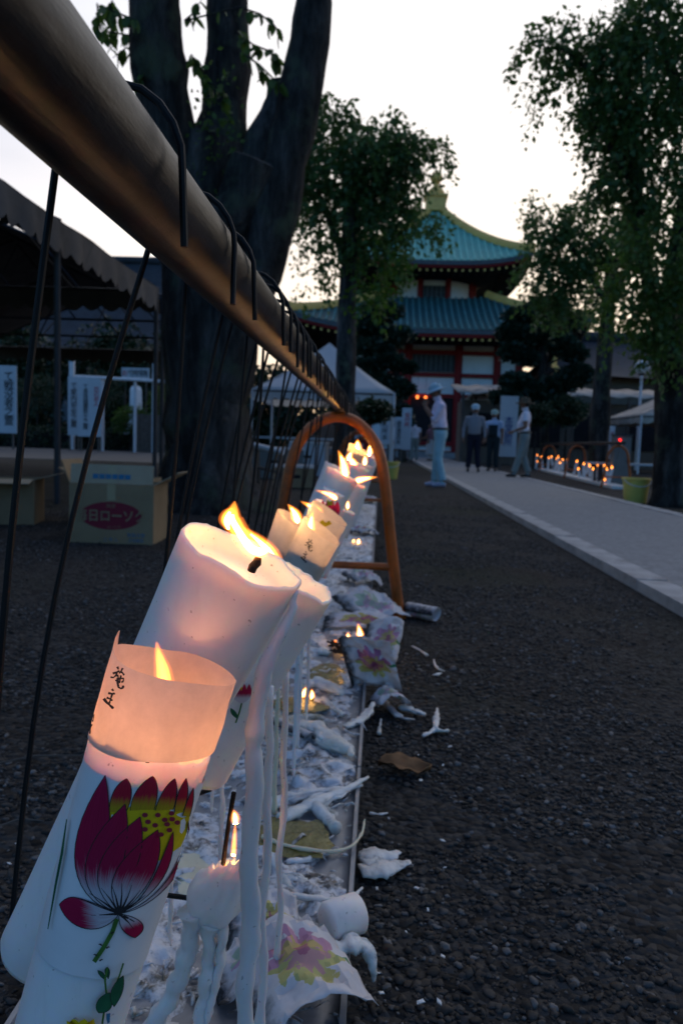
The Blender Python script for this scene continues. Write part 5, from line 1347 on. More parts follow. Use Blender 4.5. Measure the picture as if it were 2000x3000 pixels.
# ---- the wrapped candle in front, with the painted lotus
Ta, Ba = P(482, 2050, .505), P(234, 2900, .482)
axa = (Ta-Ba).normalized()
bota = Ba-axa*.075
A = Candle('wrapped candle painted with a big crimson lotus, glowing inside its paper collar', Ta-axa*.029, bota, .0412, .0345, 'wax_thin', cavity=.015, wall=.0042, rimamp=.002, seg=64, flare=.2, seed=3)
hT = (Ta-bota).dot(axa)
fa = facing(A, hT)
da = lambda a: (math.degrees(a)-fa+180) % 360-180      # signed angle from the camera-facing side
sgn = 1 if (A.at(hT, R(fa+90))-A.at(hT, R(fa-90))).x > 0 else -1    # +1: increasing angle goes to the right
def topf(a):
    q = da(a)*sgn
    return hT+.025+.011*max(0, min(1, (-q-42)/58))**2*(1 if q > -104 else 0) + .001*math.sin(q*.05)
def botf(a):
    q = da(a)*sgn; return hT-.029-.006*max(-1, min(1, -q/90))+.0012*math.sin(q*.045)
A.collar(0, 0, .0012, M['paper'], top=topf, bottom=botf, a0=fa-100*sgn, a1=fa+264*sgn)
film = A.collar(hT-.172, hT-.046, .0007, M['wax_far'], 'printed_film')
# --- lotus painted on the film, drawn through photo pixels onto the candle's surface
LIFT = [.0011]
def lift(): LIFT[0] += .00007; return LIFT[0]
def bez(pts, n):
    out = []
    P0 = [Vector((*p, 0)) for p in pts]
    for i in range(n+1):
        t = i/n; q = P0[:]
        while len(q) > 1: q = [q[k].lerp(q[k+1], t) for k in range(len(q)-1)]
        out.append(q[0])
    return out
def petal(left, right, mat, c=None, nm='petal', line=3.0, n=14, m=6):
    """left and right edges from foot to tip in photo pixels"""
    c = c or A; Lf, Rt = bez(left, n), bez(right, n); o = lift(); g = Geo(); vs = []; uv = []
    for i in range(n+1):
        for j in range(m+1):
            q = Lf[i].lerp(Rt[i], j/m); vs.append(c.hit(q.x, q.y, o)); uv.append((j/m, i/n))
    g.add(vs, [(i*(m+1)+j, i*(m+1)+j+1, (i+1)*(m+1)+j+1, (i+1)*(m+1)+j) for i in range(n) for j in range(m)], 0, uv)
    pt_ = g.build(nm, mat, film if c is A else c.body, angle=None)
    if line:
        g = Geo()
        for e in (Lf, Rt): brush(g, [(q.x, q.y) for q in e], line, c, o+.00004, taper=.3)
        g.build('ink_line', M['ink'], pt_, smooth=False)
    return pt_
def brush(g, pts, w, c, off, taper=0.0, n=None, ws=None):
    pts = [Vector((*p, 0)) for p in pts]; N = len(pts); vs = []; 
    for i in range(N):
        a, b = pts[max(0, i-1)], pts[min(N-1, i+1)]; d = (b-a).normalized(); nn = Vector((-d.y, d.x, 0))
        ww = (ws[i] if ws else w)*.5*(1-taper*abs(2*i/(N-1)-1))
        for s in (-1, 1): q = pts[i]+nn*ww*s; vs.append(c.hit(q.x, q.y, off))
    g.add(vs, [(2*i, 2*i+1, 2*i+3, 2*i+2) for i in range(N-1)])
# yellow heart
def fillpoly(pts, mat, nm, c=None, parent=None):
    c = c or A; cx = sum(p[0] for p in pts)/len(pts); cy = sum(p[1] for p in pts)/len(pts); o = lift(); g = Geo(); K = 4; vs = []; n = len(pts); fs = []
    for k in range(K+1):
        for p in pts: vs.append(c.hit(cx+(p[0]-cx)*k/K, cy+(p[1]-cy)*k/K, o))
    for k in range(K):
        for i in range(n): fs.append((k*n+i, k*n+(i+1) % n, (k+1)*n+(i+1) % n, (k+1)*n+i))
    g.add(vs, fs); return g.build(nm, mat, parent or (film if c is A else c.body), angle=None)
fillpoly([(312, 2350), (345, 2352), (372, 2368), (405, 2352), (440, 2356), (470, 2362), (505, 2358), (535, 2375), (556, 2392), (548, 2440), (530, 2480), (500, 2500), (470, 2520), (420, 2540), (360, 2500), (315, 2440)], M['yellow'], 'flower_heart')
for lf, rt in (([(320, 2380), (322, 2318), (350, 2290), (372, 2281)], [(372, 2375), (392, 2330), (388, 2300), (372, 2281)]), ([(382, 2375), (385, 2320), (425, 2285), (448, 2274)], [(452, 2372), (468, 2320), (462, 2285), (448, 2274)]), ([(455, 2375), (470, 2320), (497, 2290), (513, 2281)], [(508, 2372), (522, 2330), (520, 2300), (513, 2281)]), ([(512, 2380), (515, 2330), (532, 2300), (546, 2280)], [(538, 2375), (556, 2330), (552, 2300), (546, 2280)]), ([(536, 2390), (545, 2350), (556, 2330), (567, 2308)], [(556, 2392), (566, 2360), (570, 2330), (567, 2308)])):
    petal(lf, rt, M['petal_back'])
BC = (350, 2677)
for lf, rt in (([BC, (205, 2640), (165, 2480), (309, 2271)], [BC, (300, 2600), (340, 2440), (309, 2271)]),
               ([BC, (490, 2640), (560, 2480), (552, 2405)], [BC, (470, 2660), (580, 2520), (552, 2405)]),
               ([BC, (440, 2640), (470, 2520), (508, 2436)], [BC, (470, 2620), (515, 2540), (508, 2436)]),
               ([BC, (222, 2630), (205, 2500), (367, 2356)], [BC, (330, 2600), (395, 2470), (367, 2356)]),
               ([BC, (258, 2610), (255, 2510), (411, 2393)], [BC, (370, 2600), (440, 2500), (411, 2393)]),
               ([BC, (305, 2600), (320, 2530), (463, 2431)], [BC, (430, 2620), (490, 2520), (463, 2431)])):
    petal(lf, rt, M['petal'])
petal([BC, (250, 2650), (215, 2600), (174, 2650)], [BC, (300, 2750), (200, 2730), (174, 2650)], M['petal'])
petal([BC, (345, 2720), (370, 2740), (396, 2748)], [BC, (425, 2690), (440, 2720), (396, 2748)], M['petal'])
g = Geo(); o_ = lift()
for dx, dy in ((-120, -45), (-95, -60), (-60, -75), (-30, -85), (0, -90), (30, -85), (55, -70), (70, -55), (-90, 5), (55, 35), (35, 45)):
    brush(g, [(BC[0]+dx*t+8*math.sin(t*2), BC[1]+dy*t) for t in (0, .3, .6, 1.0)], 7, A, o_, ws=[9, 6, 3, 1])
g.build('ink_line', M['ink'], film, smooth=False)
for x, y in ((425, 2388), (463, 2388), (503, 2383), (434, 2408), (455, 2418), (483, 2402), (505, 2400), (425, 2430), (490, 2415), (472, 2445), (497, 2432), (520, 2410)):
    fillpoly([(x+9*math.cos(a), y+7*math.sin(a)) for a in [.7854*i for i in range(8)]], M['crimson'], 'seed_dot')
g = Geo(); brush(g, [(343, 2692), (330, 2730), (305, 2775), (276, 2818)], 13, A, lift()); st = g.build('stem', M['stempaint'], film, smooth=False)
g = Geo()
for x, y, s in ((325, 2735, 1), (300, 2770, -1), (312, 2778, 1), (285, 2800, -1), (292, 2815, 1)): brush(g, [(x, y), (x+7*s, y-4), (x+11*s, y-3)], 5, A, lift(), ws=[5, 4, 1])
g.build('thorns', M['ink'], st, smooth=False)
g = Geo(); brush(g, [(196, 2400), (182, 2500), (166, 2580), (152, 2660), (141, 2722)], 7, A, lift(), ws=[3, 8, 7, 5, 3]); g.build('painted_edge_line', M['leafpaint'], film, smooth=False)
petal([(312, 2872), (285, 2860), (286, 2838), (288, 2843)], [(312, 2872), (308, 2850), (298, 2845), (288, 2843)], M['leafpaint'], nm='painted_leaf', line=2)
petal([(318, 2868), (305, 2850), (305, 2838), (315, 2833)], [(318, 2868), (325, 2850), (322, 2838), (315, 2833)], M['leafpaint'], nm='painted_leaf', line=2)
g = Geo(); brush(g, [(316, 2835), (308, 2870), (312, 2910), (306, 2960), (300, 3000)], 6, A, lift()); brush(g, [(362, 2822), (350, 2860), (330, 2910)], 5, A, lift()); g.build('stem', M['stempaint'], A.body, smooth=False)
petal([(290, 2968), (270, 2950), (290, 2915), (322, 2908)], [(290, 2968), (335, 2970), (335, 2930), (322, 2908)], M['leafpaint'], nm='painted_leaf', line=2)
petal([(335, 2950), (310, 2920), (330, 2880), (362, 2858)], [(335, 2950), (358, 2920), (368, 2890), (362, 2858)], M['leafpaint'], nm='painted_leaf', line=2)
fillpoly([(195+9*i, 2990+6*math.sin(i*1.9)) for i in range(10)]+[(285-9*i, 3030) for i in range(10)], M['yellow'], 'flower_heart', parent=A.body)
fillpoly([(312, 2970), (324, 2968), (322, 2995), (316, 3000), (312, 2985)], M['bluepaint'], 'painted_bud', parent=A.body)
# --- brush characters on the collar
SHI = [([(592, 343), (600, 362)], 9), ([(562, 388), (585, 380), (607, 370)], 8), ([(590, 380), (583, 400), (566, 415), (546, 411)], 7), ([(578, 402), (596, 400), (598, 415), (590, 436), (578, 432)], 7),
       ([(628, 352), (618, 370), (604, 388)], 7), ([(612, 374), (626, 384), (638, 400)], 8), ([(588, 428), (610, 420), (634, 420), (630, 440), (618, 446)], 7), ([(616, 400), (611, 425), (606, 452)], 7), ([(596, 415), (594, 450), (600, 478), (616, 487), (630, 480), (630, 466)], 9)]
SHU = [([(556, 490), (568, 503)], 9), ([(532, 516), (552, 520), (578, 520)], 9), ([(522, 546), (540, 553), (562, 566)], 8), ([(560, 516), (550, 550), (537, 592)], 8), ([(503, 552), (520, 575), (545, 598), (567, 618)], 11)]
def strokes(lst, fx, c, off, k=1.0, nm='brush_writing', parent=None):
    g = Geo()
    for pts, w in lst:
        q = [fx(*p) for p in pts]; 
        # resample
        r = []
        for a, b in zip(q, q[1:]):
            for i in range(4): r.append((a[0]+(b[0]-a[0])*i/4, a[1]+(b[1]-a[1])*i/4))
        r.append(q[-1]); N = len(r)
        brush(g, r, w*k, c, off, ws=[w*k*(.75+.5*abs(math.cos(i/N*3.0)))*(1 if i < N-1 else .5) for i in range(N)])
    return g.build(nm, M['ink'], parent or c.t, smooth=False)
zx = lambda x, y: (x*.4464+80, y*.4464+1800)
strokes(SHI, zx, A, .0020, .68); strokes(SHU, zx, A, .0020, .68)
strokes([([(437, 655), (436, 680), (430, 705)], 8), ([(425, 720), (415, 745), (412, 785)], 10)], zx, A, .0020, .45)
# --- its flame
fb = A.pool+axa*.006
g = Geo(); g.tube([A.pool-axa*.003, A.pool+axa*.005, A.pool+axa*.010+Vector((-.002, 0, .0))], .0018, 7); g.build('wick', M['wick'], A.t)
flame(A.t, [fb, P(486, 2030, .507), P(478, 1965, .507), P(470, 1935, .507), P(463, 1905, .507), P(459, 1880, .507)], [.004, .0056, .0046, .0034, .0020, .0005], True, .030, A.pool+axa*.020, col=(1, .50, .20), core=False)

# ---- the tall plain candle with the wind-blown flame
Bc = Candle('tall plain white candle with a wind-blown flame and long wax drips', P(712, 1628, .606), P(124, 2792, .628), .0525, .0385, 'wax', cavity=.017, wall=.0045, rimamp=.0016, seg=72, flare=.7, seed=11, wick=False)
wb = P(738, 1668, .600)
g = Geo(); g.tube([P(736, 1675, .602), P(742, 1660, .602), P(752, 1648, .603), P(757, 1634, .604)], [.0034, .0037, .0036, .0028], 10); w_ = g.build('wick', M['wick'], Bc.t); roughen(w_, .0007, 300)
flame(Bc.t, [P(792, 1606, .604), P(768, 1618, .604), P(738, 1612, .604), P(714, 1580, .604), P(692, 1545, .604), P(678, 1520, .604), P(684, 1494, .604), P(688, 1468, .604)], [.0012, .0052, .0064, .0062, .0064, .0066, .0040, .0006], True, .025, P(715, 1590, .606))
g = Geo()   # smoky orange bulge behind the flame
flame(Bc.t, [P(668, 1548, .606), P(664, 1525, .606), P(672, 1502, .606), P(680, 1488, .606)], [.002, .0058, .0042, .0008], True)
# ---- candle close behind it
Cc = Candle('hollowed white candle tucked behind the tall plain candle', P(848, 1692, .775), P(575, 2260, .775), .050, .034, 'wax', cavity=.02, wall=.005, rimamp=.0025, seg=64, flare=.6, seed=23)
upflame(Cc.t, P(812, 1668, .775), .045, .008, (-.8, 0), True, .03)
def flower_on(c, cx, cy, k, mats=('petal', 'yellow', 'leafpaint')):
    X = lambda dx, dy: (cx+dx*k, cy+dy*k)
    fillpoly([X(-25, -5), X(0, -22), X(25, -5), X(15, 20), X(-15, 20)], M[mats[1]], 'flower_heart', c)
    for dx in (-30, -12, 10, 28): petal([X(0, 40), X(dx-18, 20), X(dx-14, -10), X(dx, -34)], [X(0, 40), X(dx+18, 20), X(dx+12, -10), X(dx, -34)], M[mats[0]], c, line=0, n=8, m=4)
    g = Geo(); brush(g, [X(0, 38), X(-8, 70), X(-22, 110)], 6*k, c, lift()); g.build('stem', M['stempaint'], c.body, smooth=False)
    petal([X(-14, 95), X(-40, 85), X(-45, 65), X(-40, 55)], [X(-14, 95), X(-10, 80), X(-24, 62), X(-40, 55)], M[mats[2]], c, line=0, nm='painted_leaf', n=8, m=4)
flower_on(Cc, 708, 2030, .8)
# ---- wax runs hanging from the candles
def drip(label, pts, rs, mat='wax_drip', wob=.22, seg=14, group=None, name='wax_drip'):
    sp = []; sr = []
    for i in range(len(pts)-1):
        m = 8
        for k in range(m): t = k/m; sp.append(Vector(pts[i]).lerp(Vector(pts[i+1]), t)); sr.append(rs[i]+(rs[i+1]-rs[i])*t)
    sp.append(Vector(pts[-1])); sr.append(rs[-1])
    for _ in range(4): sp = [sp[0]]+[(sp[i-1]+sp[i]*2+sp[i+1])/4 for i in range(1, len(sp)-1)]+[sp[-1]]
    sp = [p+Vector((fbm((p.z*16, p.x*9, 1), 1, 2), fbm((p.z*16, p.x*9, 7), 1, 2), 0))*(.0035 if i > 3 else 0) for i, p in enumerate(sp)]
    sr = [r*(1+1.5*wob*fbm((p.x*40, p.y*40, p.z*48), 1, 3)) for r, p in zip(sr, sp)]
    g = Geo(); g.tube(sp, sr, seg, ell=[(1, .86+.14*math.sin(i*.21)) for i in range(len(sp))])
    o = g.build(name, M[mat], angle=None, loc=sp[-1]); roughen(o, .0009, 110); return _tag(o, label, 'wax drip', group)
def vdrop(p, z): return Vector((p.x, p.y, z))
p0 = P(772, 1972, .592); s0 = [P(866, 1728, .598), P(838, 1822, .594), P(806, 1900, .592), p0]
drip('broad pale wax run hanging from the tall plain candle', s0+[P(752, 2060, .592), P(742, 2200, .592)]+[vdrop(P(742, 2200, .592), z) for z in (.36, .28, .20, .12, .058)], [.002, .0042, .0056, .0064, .0068, .0070, .0074, .0080, .0078, .0082, .0095])
def hang(label, x, y, d, z1, r, mat='wax_drip', lean=.0, r1=None):
    p = P(x, y, d); q = Vector((p.x+lean, p.y, z1)); drip(label, ([P(x-26, y-50, d+.012), P(x-10, y-22, d+.006)] if d > 1.1 else [])+[p, p.lerp(q, .3)+Vector((.001, 0, 0)), p.lerp(q, .65), q], ([r*.5, r*.8] if d > 1.1 else [])+[r*.9, r, r*.9, (r1 or r*1.1)], mat)
hang('grey wax run beside the broad pale one', 790, 2010, .70, .060, .0044)
hang('thin white wax run right of the hollowed candle', 838, 1960, .80, .060, .0036)
hang('long thin wax thread reaching the tray seam', 872, 1845, 1.36, .060, .0052, r1=.0022)
hang('yellow wax thread reaching the yellow puddle', 812, 2005, 1.22, .060, .0042, 'wax_old')
hang('crooked wax thread behind the small burnt candle', 650, 2300, .86, .16, .0034, r1=.002)
hang('forked wax thread behind the painted candle', 622, 2260, .90, .22, .0024, r1=.001)
hang('white wax thread beyond the tray seam', 905, 1845, 1.62, .060, .0040, r1=.002)
hang('wax icicle under the paper-topped candles', 880, 1870, 1.50, .060, .006, r1=.0025)
hang('small wax icicle beyond the painted candle', 500, 2560, .82, .10, .003, r1=.0012)
# ---- small burnt-down candle on a wire
jc = P(642, 2618, .75)
t = thing('burnt_candle_stub', 'small burnt-down candle with black wick impaled on a wire', 'candle', jc-Vector((0, 0, .045)))
ja = Vector((.35, -.1, 1)).normalized(); jb = jc-ja*.036
def jfn(a, i, r, h): return r*(1+.20*fbm((math.cos(a)*1.5, math.sin(a)*1.5, h*22), 1, 3)+.015*math.sin(a*6+h*40)), h+(.016*math.sin(a+2.4)+.007*fbm((math.cos(a)*4, math.sin(a)*4, 5), 1, 2) if i >= 6 else 0)
g = Geo(); g.lathe(jb, ja, [(.0, 0), (.014, .002), (.0225, .010), (.0285, .022), (.0295, .034), (.0265, .050), (.0215, .066), (.0180, .076), (.0150, .074), (.0135, .062), (.010, .056), (0, .055)], 40, fn=jfn); jo = g.build('wax_body', M['wax'], t, angle=None); roughen(jo, .0025, 45)
g = Geo(); g.tube([P(652, 2545, .752), P(662, 2470, .752), P(672, 2400, .752), P(685, 2322, .752)], [.0026, .0024, .0023, .0026], 8); k_ = g.build('burnt_stick', M['wick'], t); roughen(k_, .0004, 300)
g = Geo(); g.tube([P(715, 2610, .76), P(735, 2585, .765), P(748, 2610, .77), P(768, 2605, .772), P(770, 2625, .772)], [.0016, .0022, .003, .002, .0008], 7); k_ = g.build('charred_wick', M['wick'], t); roughen(k_, .0008, 260)
g = Geo(); g.tube([P(465, 2618, .752), P(500, 2624, .75), P(560, 2632, .75)], .0026, 8); g.build('wire_spike', M['wire'], t)
flame(t, [P(700, 2548, .748), P(675, 2546, .748), P(655, 2540, .748)], [.003, .0055, .002], True, .008, P(680, 2535, .745))
flame(t, [P(690, 2412, .75), P(690, 2398, .75), P(687, 2384, .75), P(684, 2372, .75)], [.0028, .0044, .0030, .0006], True)
flame(t, [P(684, 2505, .75), P(686, 2470, .75), P(688, 2440, .75), P(689, 2418, .75)], [.0026, .0024, .0018, .0008], True, core=False)
for i, (x, y, x1, r) in enumerate(((568, 2668, -.048, .0085), (616, 2700, -.012, .0064), (655, 2695, -.024, .0046))):
    p = P(x, y, .740); q = Vector((p.x+x1, p.y, .056)); g = Geo(); N = 22
    pts = [p.lerp(q, (j/N))+Vector((.0012*math.sin(j*1.3+i*2), .002*math.cos(j*.9), 0))+Vector((x1*-.25*math.sin(math.pi*j/N), 0, 0)) for j in range(N+1)]
    g.tube(pts, [r*(1.1+.45*fbm((j*.45, i*5, 0), 1, 3)+1.0*math.exp(-j*.9)) for j in range(N+1)], 12, ell=[(1, 1.25)]*(N+1)); k_ = g.build('wax_run', M['wax_drip'], t, angle=None); roughen(k_, .0018, 120)

# ---- candles farther along the row
def row_candle(label, tx, ty, d, r, tilt, L, mat='wax', cav=.02, seed=0, paper=False, fl=None, power=0.0, near=False, writing=False, flare=.5, back=-.012, ptop=.03, group=None, wl=.0):
    top = P(tx, ty, d); bot = top+Vector((-math.sin(R(tilt))*L, back*L/.3, -math.cos(R(tilt))*L))
    c = Candle(label, top, bot, r, r*.78, mat, cav, .005, .0016, 36, flare=flare, seed=seed, group=group)
    if paper:
        f0 = facing(c, c.L*.9)
        tp_ = lambda a: c.L+ptop+.036+.009*math.cos(a-R(f0)+2.2); bt_ = lambda a: c.L-.10
        c.collar(0, 0, .0013, M['paper'], top=tp_, bottom=bt_, n=40, m=6)
        if wl: c.collar(c.L-.13, c.L-.012, .0006, M['wax_far'], 'printed_film')
    if fl:
        b = c.pool+c.ax*.008 if not fl.get('px') else P(*fl['px'], d); upflame(c.t, b, fl['h'], fl['r'], fl.get('lean', (0, 0)), near, power)
    return c
Dc = row_candle('paper-wrapped candle with two black brush characters behind the hollowed candle', 903, 1630, 1.40, .0375, 25, .33, seed=31, paper=True, cav=.085, ptop=.018, fl=dict(px=(905, 1575), h=.05, r=.009, lean=(.1, 0)), power=.022, near=True)
zz = lambda x, y: ((x*.4464+80-352)*.56+908, (y*.4464+1800-2008)*.56+1610)
strokes(SHI, zz, Dc, .0022, .32); strokes(SHU, zz, Dc, .0022, .32)
Ec = row_candle('tall paper-wrapped candle with faint yellow print standing higher behind it', 930, 1574, 1.62, .041, 25, .40, seed=37, paper=True, cav=.07, ptop=.022, fl=dict(px=(938, 1512), h=.03, r=.009, lean=(-1.2, 0)), power=.018, near=True)
fillpoly([(935, 1530), (945, 1522), (955, 1532), (965, 1524), (972, 1535), (950, 1545)], M['yellow'], 'printed_flower', Ec)
Fc = row_candle('paper-wrapped candle with peaked collar against the dark arch', 832, 1608, 1.50, .036, 18, .30, seed=41, paper=True, cav=.07, ptop=.026, fl=dict(px=(872, 1530), h=.035, r=.010, lean=(-.5, 0)), power=.018, near=True)
Gc = row_candle('dark crimson lotus-printed candle in mid row', 958, 1478, 1.85, .033, 24, .30, seed=43, cav=.012, fl=dict(px=(985, 1462), h=.02, r=.007, lean=(-2.2, 0)), power=.02, near=True)
for k in range(5):
    x = 930+14*k; petal([(952, 1540), (x-18, 1520), (x-12, 1490), (x+2, 1462+2*abs(k-2))], [(952, 1540), (x+18, 1520), (x+14, 1490), (x+2, 1462+2*abs(k-2))], M['petal'], Gc, line=0, n=8, m=4)
fillpoly([(958, 1462), (966, 1470), (975, 1464), (972, 1482), (965, 1478), (958, 1486)], M['yellow'], 'printed_flower', Gc)
row_candle('thick flared white candle with a tall flame in mid row', 1003, 1388, 2.05, .047, 24, .36, seed=47, cav=.016, flare=1.0, fl=dict(px=(1012, 1402), h=.075, r=.0115, lean=(-.25, 0)), power=.02, near=True)
row_candle('pale candle close behind the thick flared one', 990, 1368, 2.22, .040, 22, .36, seed=49, cav=.015)
row_candle('low white cup candle beside the crimson lotus candle', 1012, 1494, 2.15, .030, 20, .20, seed=51, cav=.012, fl=dict(px=(1018, 1488), h=.022, r=.006), near=True)
row_candle('slim candle with a flame bent to the right', 1046, 1418, 2.35, .028, 20, .26, seed=53, cav=.01, fl=dict(px=(1040, 1412), h=.018, r=.010, lean=(3.2, 0)), power=.02, near=True)
row_candle('wide pale candle beneath the nearest arch', 1052, 1368, 2.7, .040, 18, .33, seed=57, cav=.014, fl=dict(px=(1036, 1368), h=.035, r=.014, lean=(-.4, 0)), power=.03, near=True)
row_candle('paper-wrapped candle glowing just beyond the nearest arch', 1045, 1330, 3.2, .042, 18, .34, seed=59, paper=True, cav=.03, ptop=-.01, fl=dict(px=(1046, 1326), h=.055, r=.016), power=.008, near=True)
row_candle('candle half hidden by the leg of the nearest arch', 1082, 1335, 3.6, .045, 15, .34, seed=61, cav=.015, fl=dict(px=(1082, 1332), h=.05, r=.012), power=.04, near=True)
row_candle('slim pale candle between the crimson lotus and the thick flared candle', 978, 1440, 1.95, .030, 22, .30, seed=101, cav=.012)
row_candle('plain candle behind the flame bent to the right', 1028, 1352, 2.9, .036, 18, .34, seed=103, cav=.014, fl=dict(px=(1020, 1350), h=.04, r=.011, lean=(.3, 0)), near=True)
row_candle('short plain candle beside the leg of the nearest arch', 1068, 1362, 3.05, .034, 16, .30, seed=107, cav=.014, fl=dict(px=(1068, 1360), h=.035, r=.010), near=True)
lbls = ['lit candle at the far end of the near row']
for i in range(9):
    d = 4.1+i*.6; z = random.uniform(.42, .62); x = -.10+random.uniform(-.03, .03)
    top = Vector((x, d, z)); c = Candle('small lit candle farther along the near row', top, top+Vector((-.1, .02, -.28)), .036, .03, 'wax_far', .012, seg=20, group='farther candles of the near row', seed=70+i)
    upflame(c.t, c.pool+Vector((0, 0, .01)), .045, .011, (random.uniform(-.4, .4), 0), False)
# ---- little fires on the tray
def fire(label, pts, base_rx, d=None):
    q = G(pts[0][0], pts[0][1], TZ+.012); t = thing('burning_wick', label, 'flame', (q.x, q.y, TZ+.005))
    for i, (x, y, h, r) in enumerate(pts):
        b = G(x, y, TZ+.014); 
        g = Geo(); g.tube([b-Vector((0, 0, .006)), b+Vector((.002, 0, .003)), b+Vector((.006, .002, .006))], [.004, .003, .001], 6); g.build('charred_wick', M['wick'], t)
        upflame(t, b, h, r, (random.uniform(-.2, .3), 0), True, .004 if i == 0 else 0)
    return t
fire('two small flames burning in molten wax on the tray', [(886, 2045, .030, .0068), (914, 2048, .026, .0064)], .02)
fire('small flame on the tray behind the paper-wrapped candles', [(1050, 1592, .030, .011), (1034, 1590, .026, .006)], .02)
t = fire('burning heap of charred paper on the tray', [(1042, 1898, .034, .013), (1056, 1884, .062, .011), (1063, 1902, .044, .010), (1018, 1886, .036, .011), (1031, 1890, .026, .012), (1002, 1884, .020, .008)], .03)
for i in range(10):
    q = G(random.uniform(970, 1060), random.uniform(1880, 1925), TZ+.012); a = random.uniform(0, 3)
    g = Geo(); g.grid(lambda u, v: q+Vector(((u-.5)*.05*math.cos(a)-(v-.5)*.03*math.sin(a), (u-.5)*.05*math.sin(a)+(v-.5)*.03*math.cos(a), .012*fbm((u*3, v*3, i), 1, 2)+.006)), 6, 5); g.build('charred_scrap', M['wick'], t, thick=.001)
for i in range(6):
    q = G(random.uniform(975, 1040), random.uniform(1868, 1890), TZ+.02); g = Geo(); g.lathe(q, (0, 0, 1), [(0, 0), (.003, .002), (.002, .005), (0, .006)], 7); g.build('ember', M['ember'], t)
fire('small flames licking beside the low cup candle', [(1028, 1486, .03, .008), (1036, 1500, .02, .006)], .02)
# ================================================================== wax scraps and papers
def stick(name, label, px, rs, z=TZ+.008, mat='debris2', group=None, wob=.3, flat=.7, zs=None):
    pts = [G(x, y, (zs[i] if zs else z)) for i, (x, y) in enumerate(px)]; sp = []; sr = []
    for i in range(len(pts)-1):
        for k in range(6): t = k/6; sp.append(pts[i].lerp(pts[i+1], t)); sr.append(rs[i]+(rs[i+1]-rs[i])*t)
    sp.append(pts[-1]); sr.append(rs[-1])
    for _ in range(3): sp = [sp[0]]+[(sp[i-1]+sp[i]*2+sp[i+1])/4 for i in range(1, len(sp)-1)]+[sp[-1]]
    sr = [max(.0006, r*(1+1.6*wob*fbm((p.x*55, p.y*55, i*.1), 1, 3))) for i, (r, p) in enumerate(zip(sr, sp))]
    g = Geo(); g.tube(sp, [r*.8 for r in sr], 12, ell=[(flat, 1)]*len(sp))
    big = max(rs)
    if big > .0065 and mat != 'wax_old':      # several runs frozen side by side
        for q in range(7):
            i0 = random.randint(0, len(sp)//2); i1 = random.randint(len(sp)//2, len(sp)-1); off = random.uniform(-.95, .95); zo = random.uniform(-.3, .45); pts2 = []; r2 = []
            for i in range(i0, i1+1):
                d = (sp[min(i+1, len(sp)-1)]-sp[max(i-1, 0)]).normalized(); sdv = Vector((-d.y, d.x, 0)); w = math.sin(math.pi*(i-i0+.6)/(i1-i0+1.2))
                pts2.append(sp[i]+sdv*off*sr[i]*(.7+.5*fbm((i*.3, q, 0), 1, 2))+Vector((0, 0, zo*sr[i]*flat))); r2.append(max(.0007, sr[i]*random.uniform(.22, .30)*(.4+.8*w)))
            if len(pts2) > 2: g.tube(pts2, r2, 7)
    o = g.build(name, M[mat], angle=None, loc=sp[len(sp)//2]); roughen(o, big*.10+.0007, 130); roughen(o, big*.10+.0004, 45)
    return _tag(o, label, 'wax scrap' if 'paper' not in name else 'paper', group)
S_ = stick
S_('wax_fragment', 'long flat wax run lying along the tray seam', [(715, 2390), (800, 2352), (900, 2330), (1000, 2318), (1060, 2300)], [.012, .017, .014, .010, .004])
S_('wax_fragment', 'forked tapering wax run pointing at the tray edge', [(825, 2400), (880, 2372), (950, 2340), (1020, 2310), (1078, 2276)], [.014, .016, .015, .009, .004], TZ+.014)
S_('wax_stub', 'short round wax stub beside the yellow puddle', [(922, 2362), (955, 2395), (985, 2428)], [.0125, .012, .0125], TZ+.013, wob=.1, flat=1)
S_('wax_string', 'pale yellow wax string curving across the puddle', [(770, 2450), (800, 2465), (860, 2482), (930, 2494), (990, 2495), (1035, 2478), (1062, 2440), (1068, 2400)], [.004, .004, .0036, .0034, .0034, .003, .0025, .0015], TZ+.016, 'wax_old', wob=.15, flat=1)
S_('wax_string', 'knobbly wax string below the puddle', [(840, 2525), (900, 2520), (950, 2500), (1000, 2490)], [.006, .007, .006, .004])
S_('wax_string', 'long thin wax string above the fallen stub', [(775, 2630), (850, 2622), (930, 2634), (1000, 2636), (1040, 2622), (1062, 2600)], [.006, .0065, .006, .005, .004, .0015], TZ+.012)
S_('wax_fragment', 'lumpy wax run between string and puddle', [(780, 2490), (810, 2530), (830, 2570), (850, 2600)], [.010, .009, .008, .005])
S_('wax_fragment', 'flat round wax slab beneath the small burnt candle', [(830, 2570), (870, 2580), (900, 2590)], [.012, .017, .010], flat=.4)
S_('wax_fragment', 'bent wax arm hooked over the tray edge', [(930, 2790), (985, 2785), (1040, 2765), (1075, 2775), (1092, 2830), (1094, 2872)], [.017, .016, .015, .012, .009, .004], zs=[.06, .064, .068, .062, .045, .02])
S_('wax_fragment', 'big rounded wax lump behind the rolled paper', [(880, 2120), (930, 2140), (980, 2180), (1030, 2200)], [.024, .030, .026, .014], TZ+.018)
S_('wax_fragment', 'drooping wax tongue right of the rounded lump', [(940, 2165), (990, 2170), (1020, 2190), (1030, 2215)], [.012, .014, .012, .006], TZ+.02)
S_('wax_fragment', 'pinkish wax lump above the two small flames', [(890, 2005), (930, 2000), (975, 2015), (1000, 2030)], [.018, .026, .022, .012], TZ+.016)
S_('wax_fragment', 'white wax run below the two small flames', [(950, 2050), (975, 2075), (1005, 2095)], [.010, .012, .008])
S_('wax_fragment', 'broad white wax slab left of the burning heap', [(905, 1905), (945, 1908), (970, 1915)], [.022, .026, .016], flat=.5)
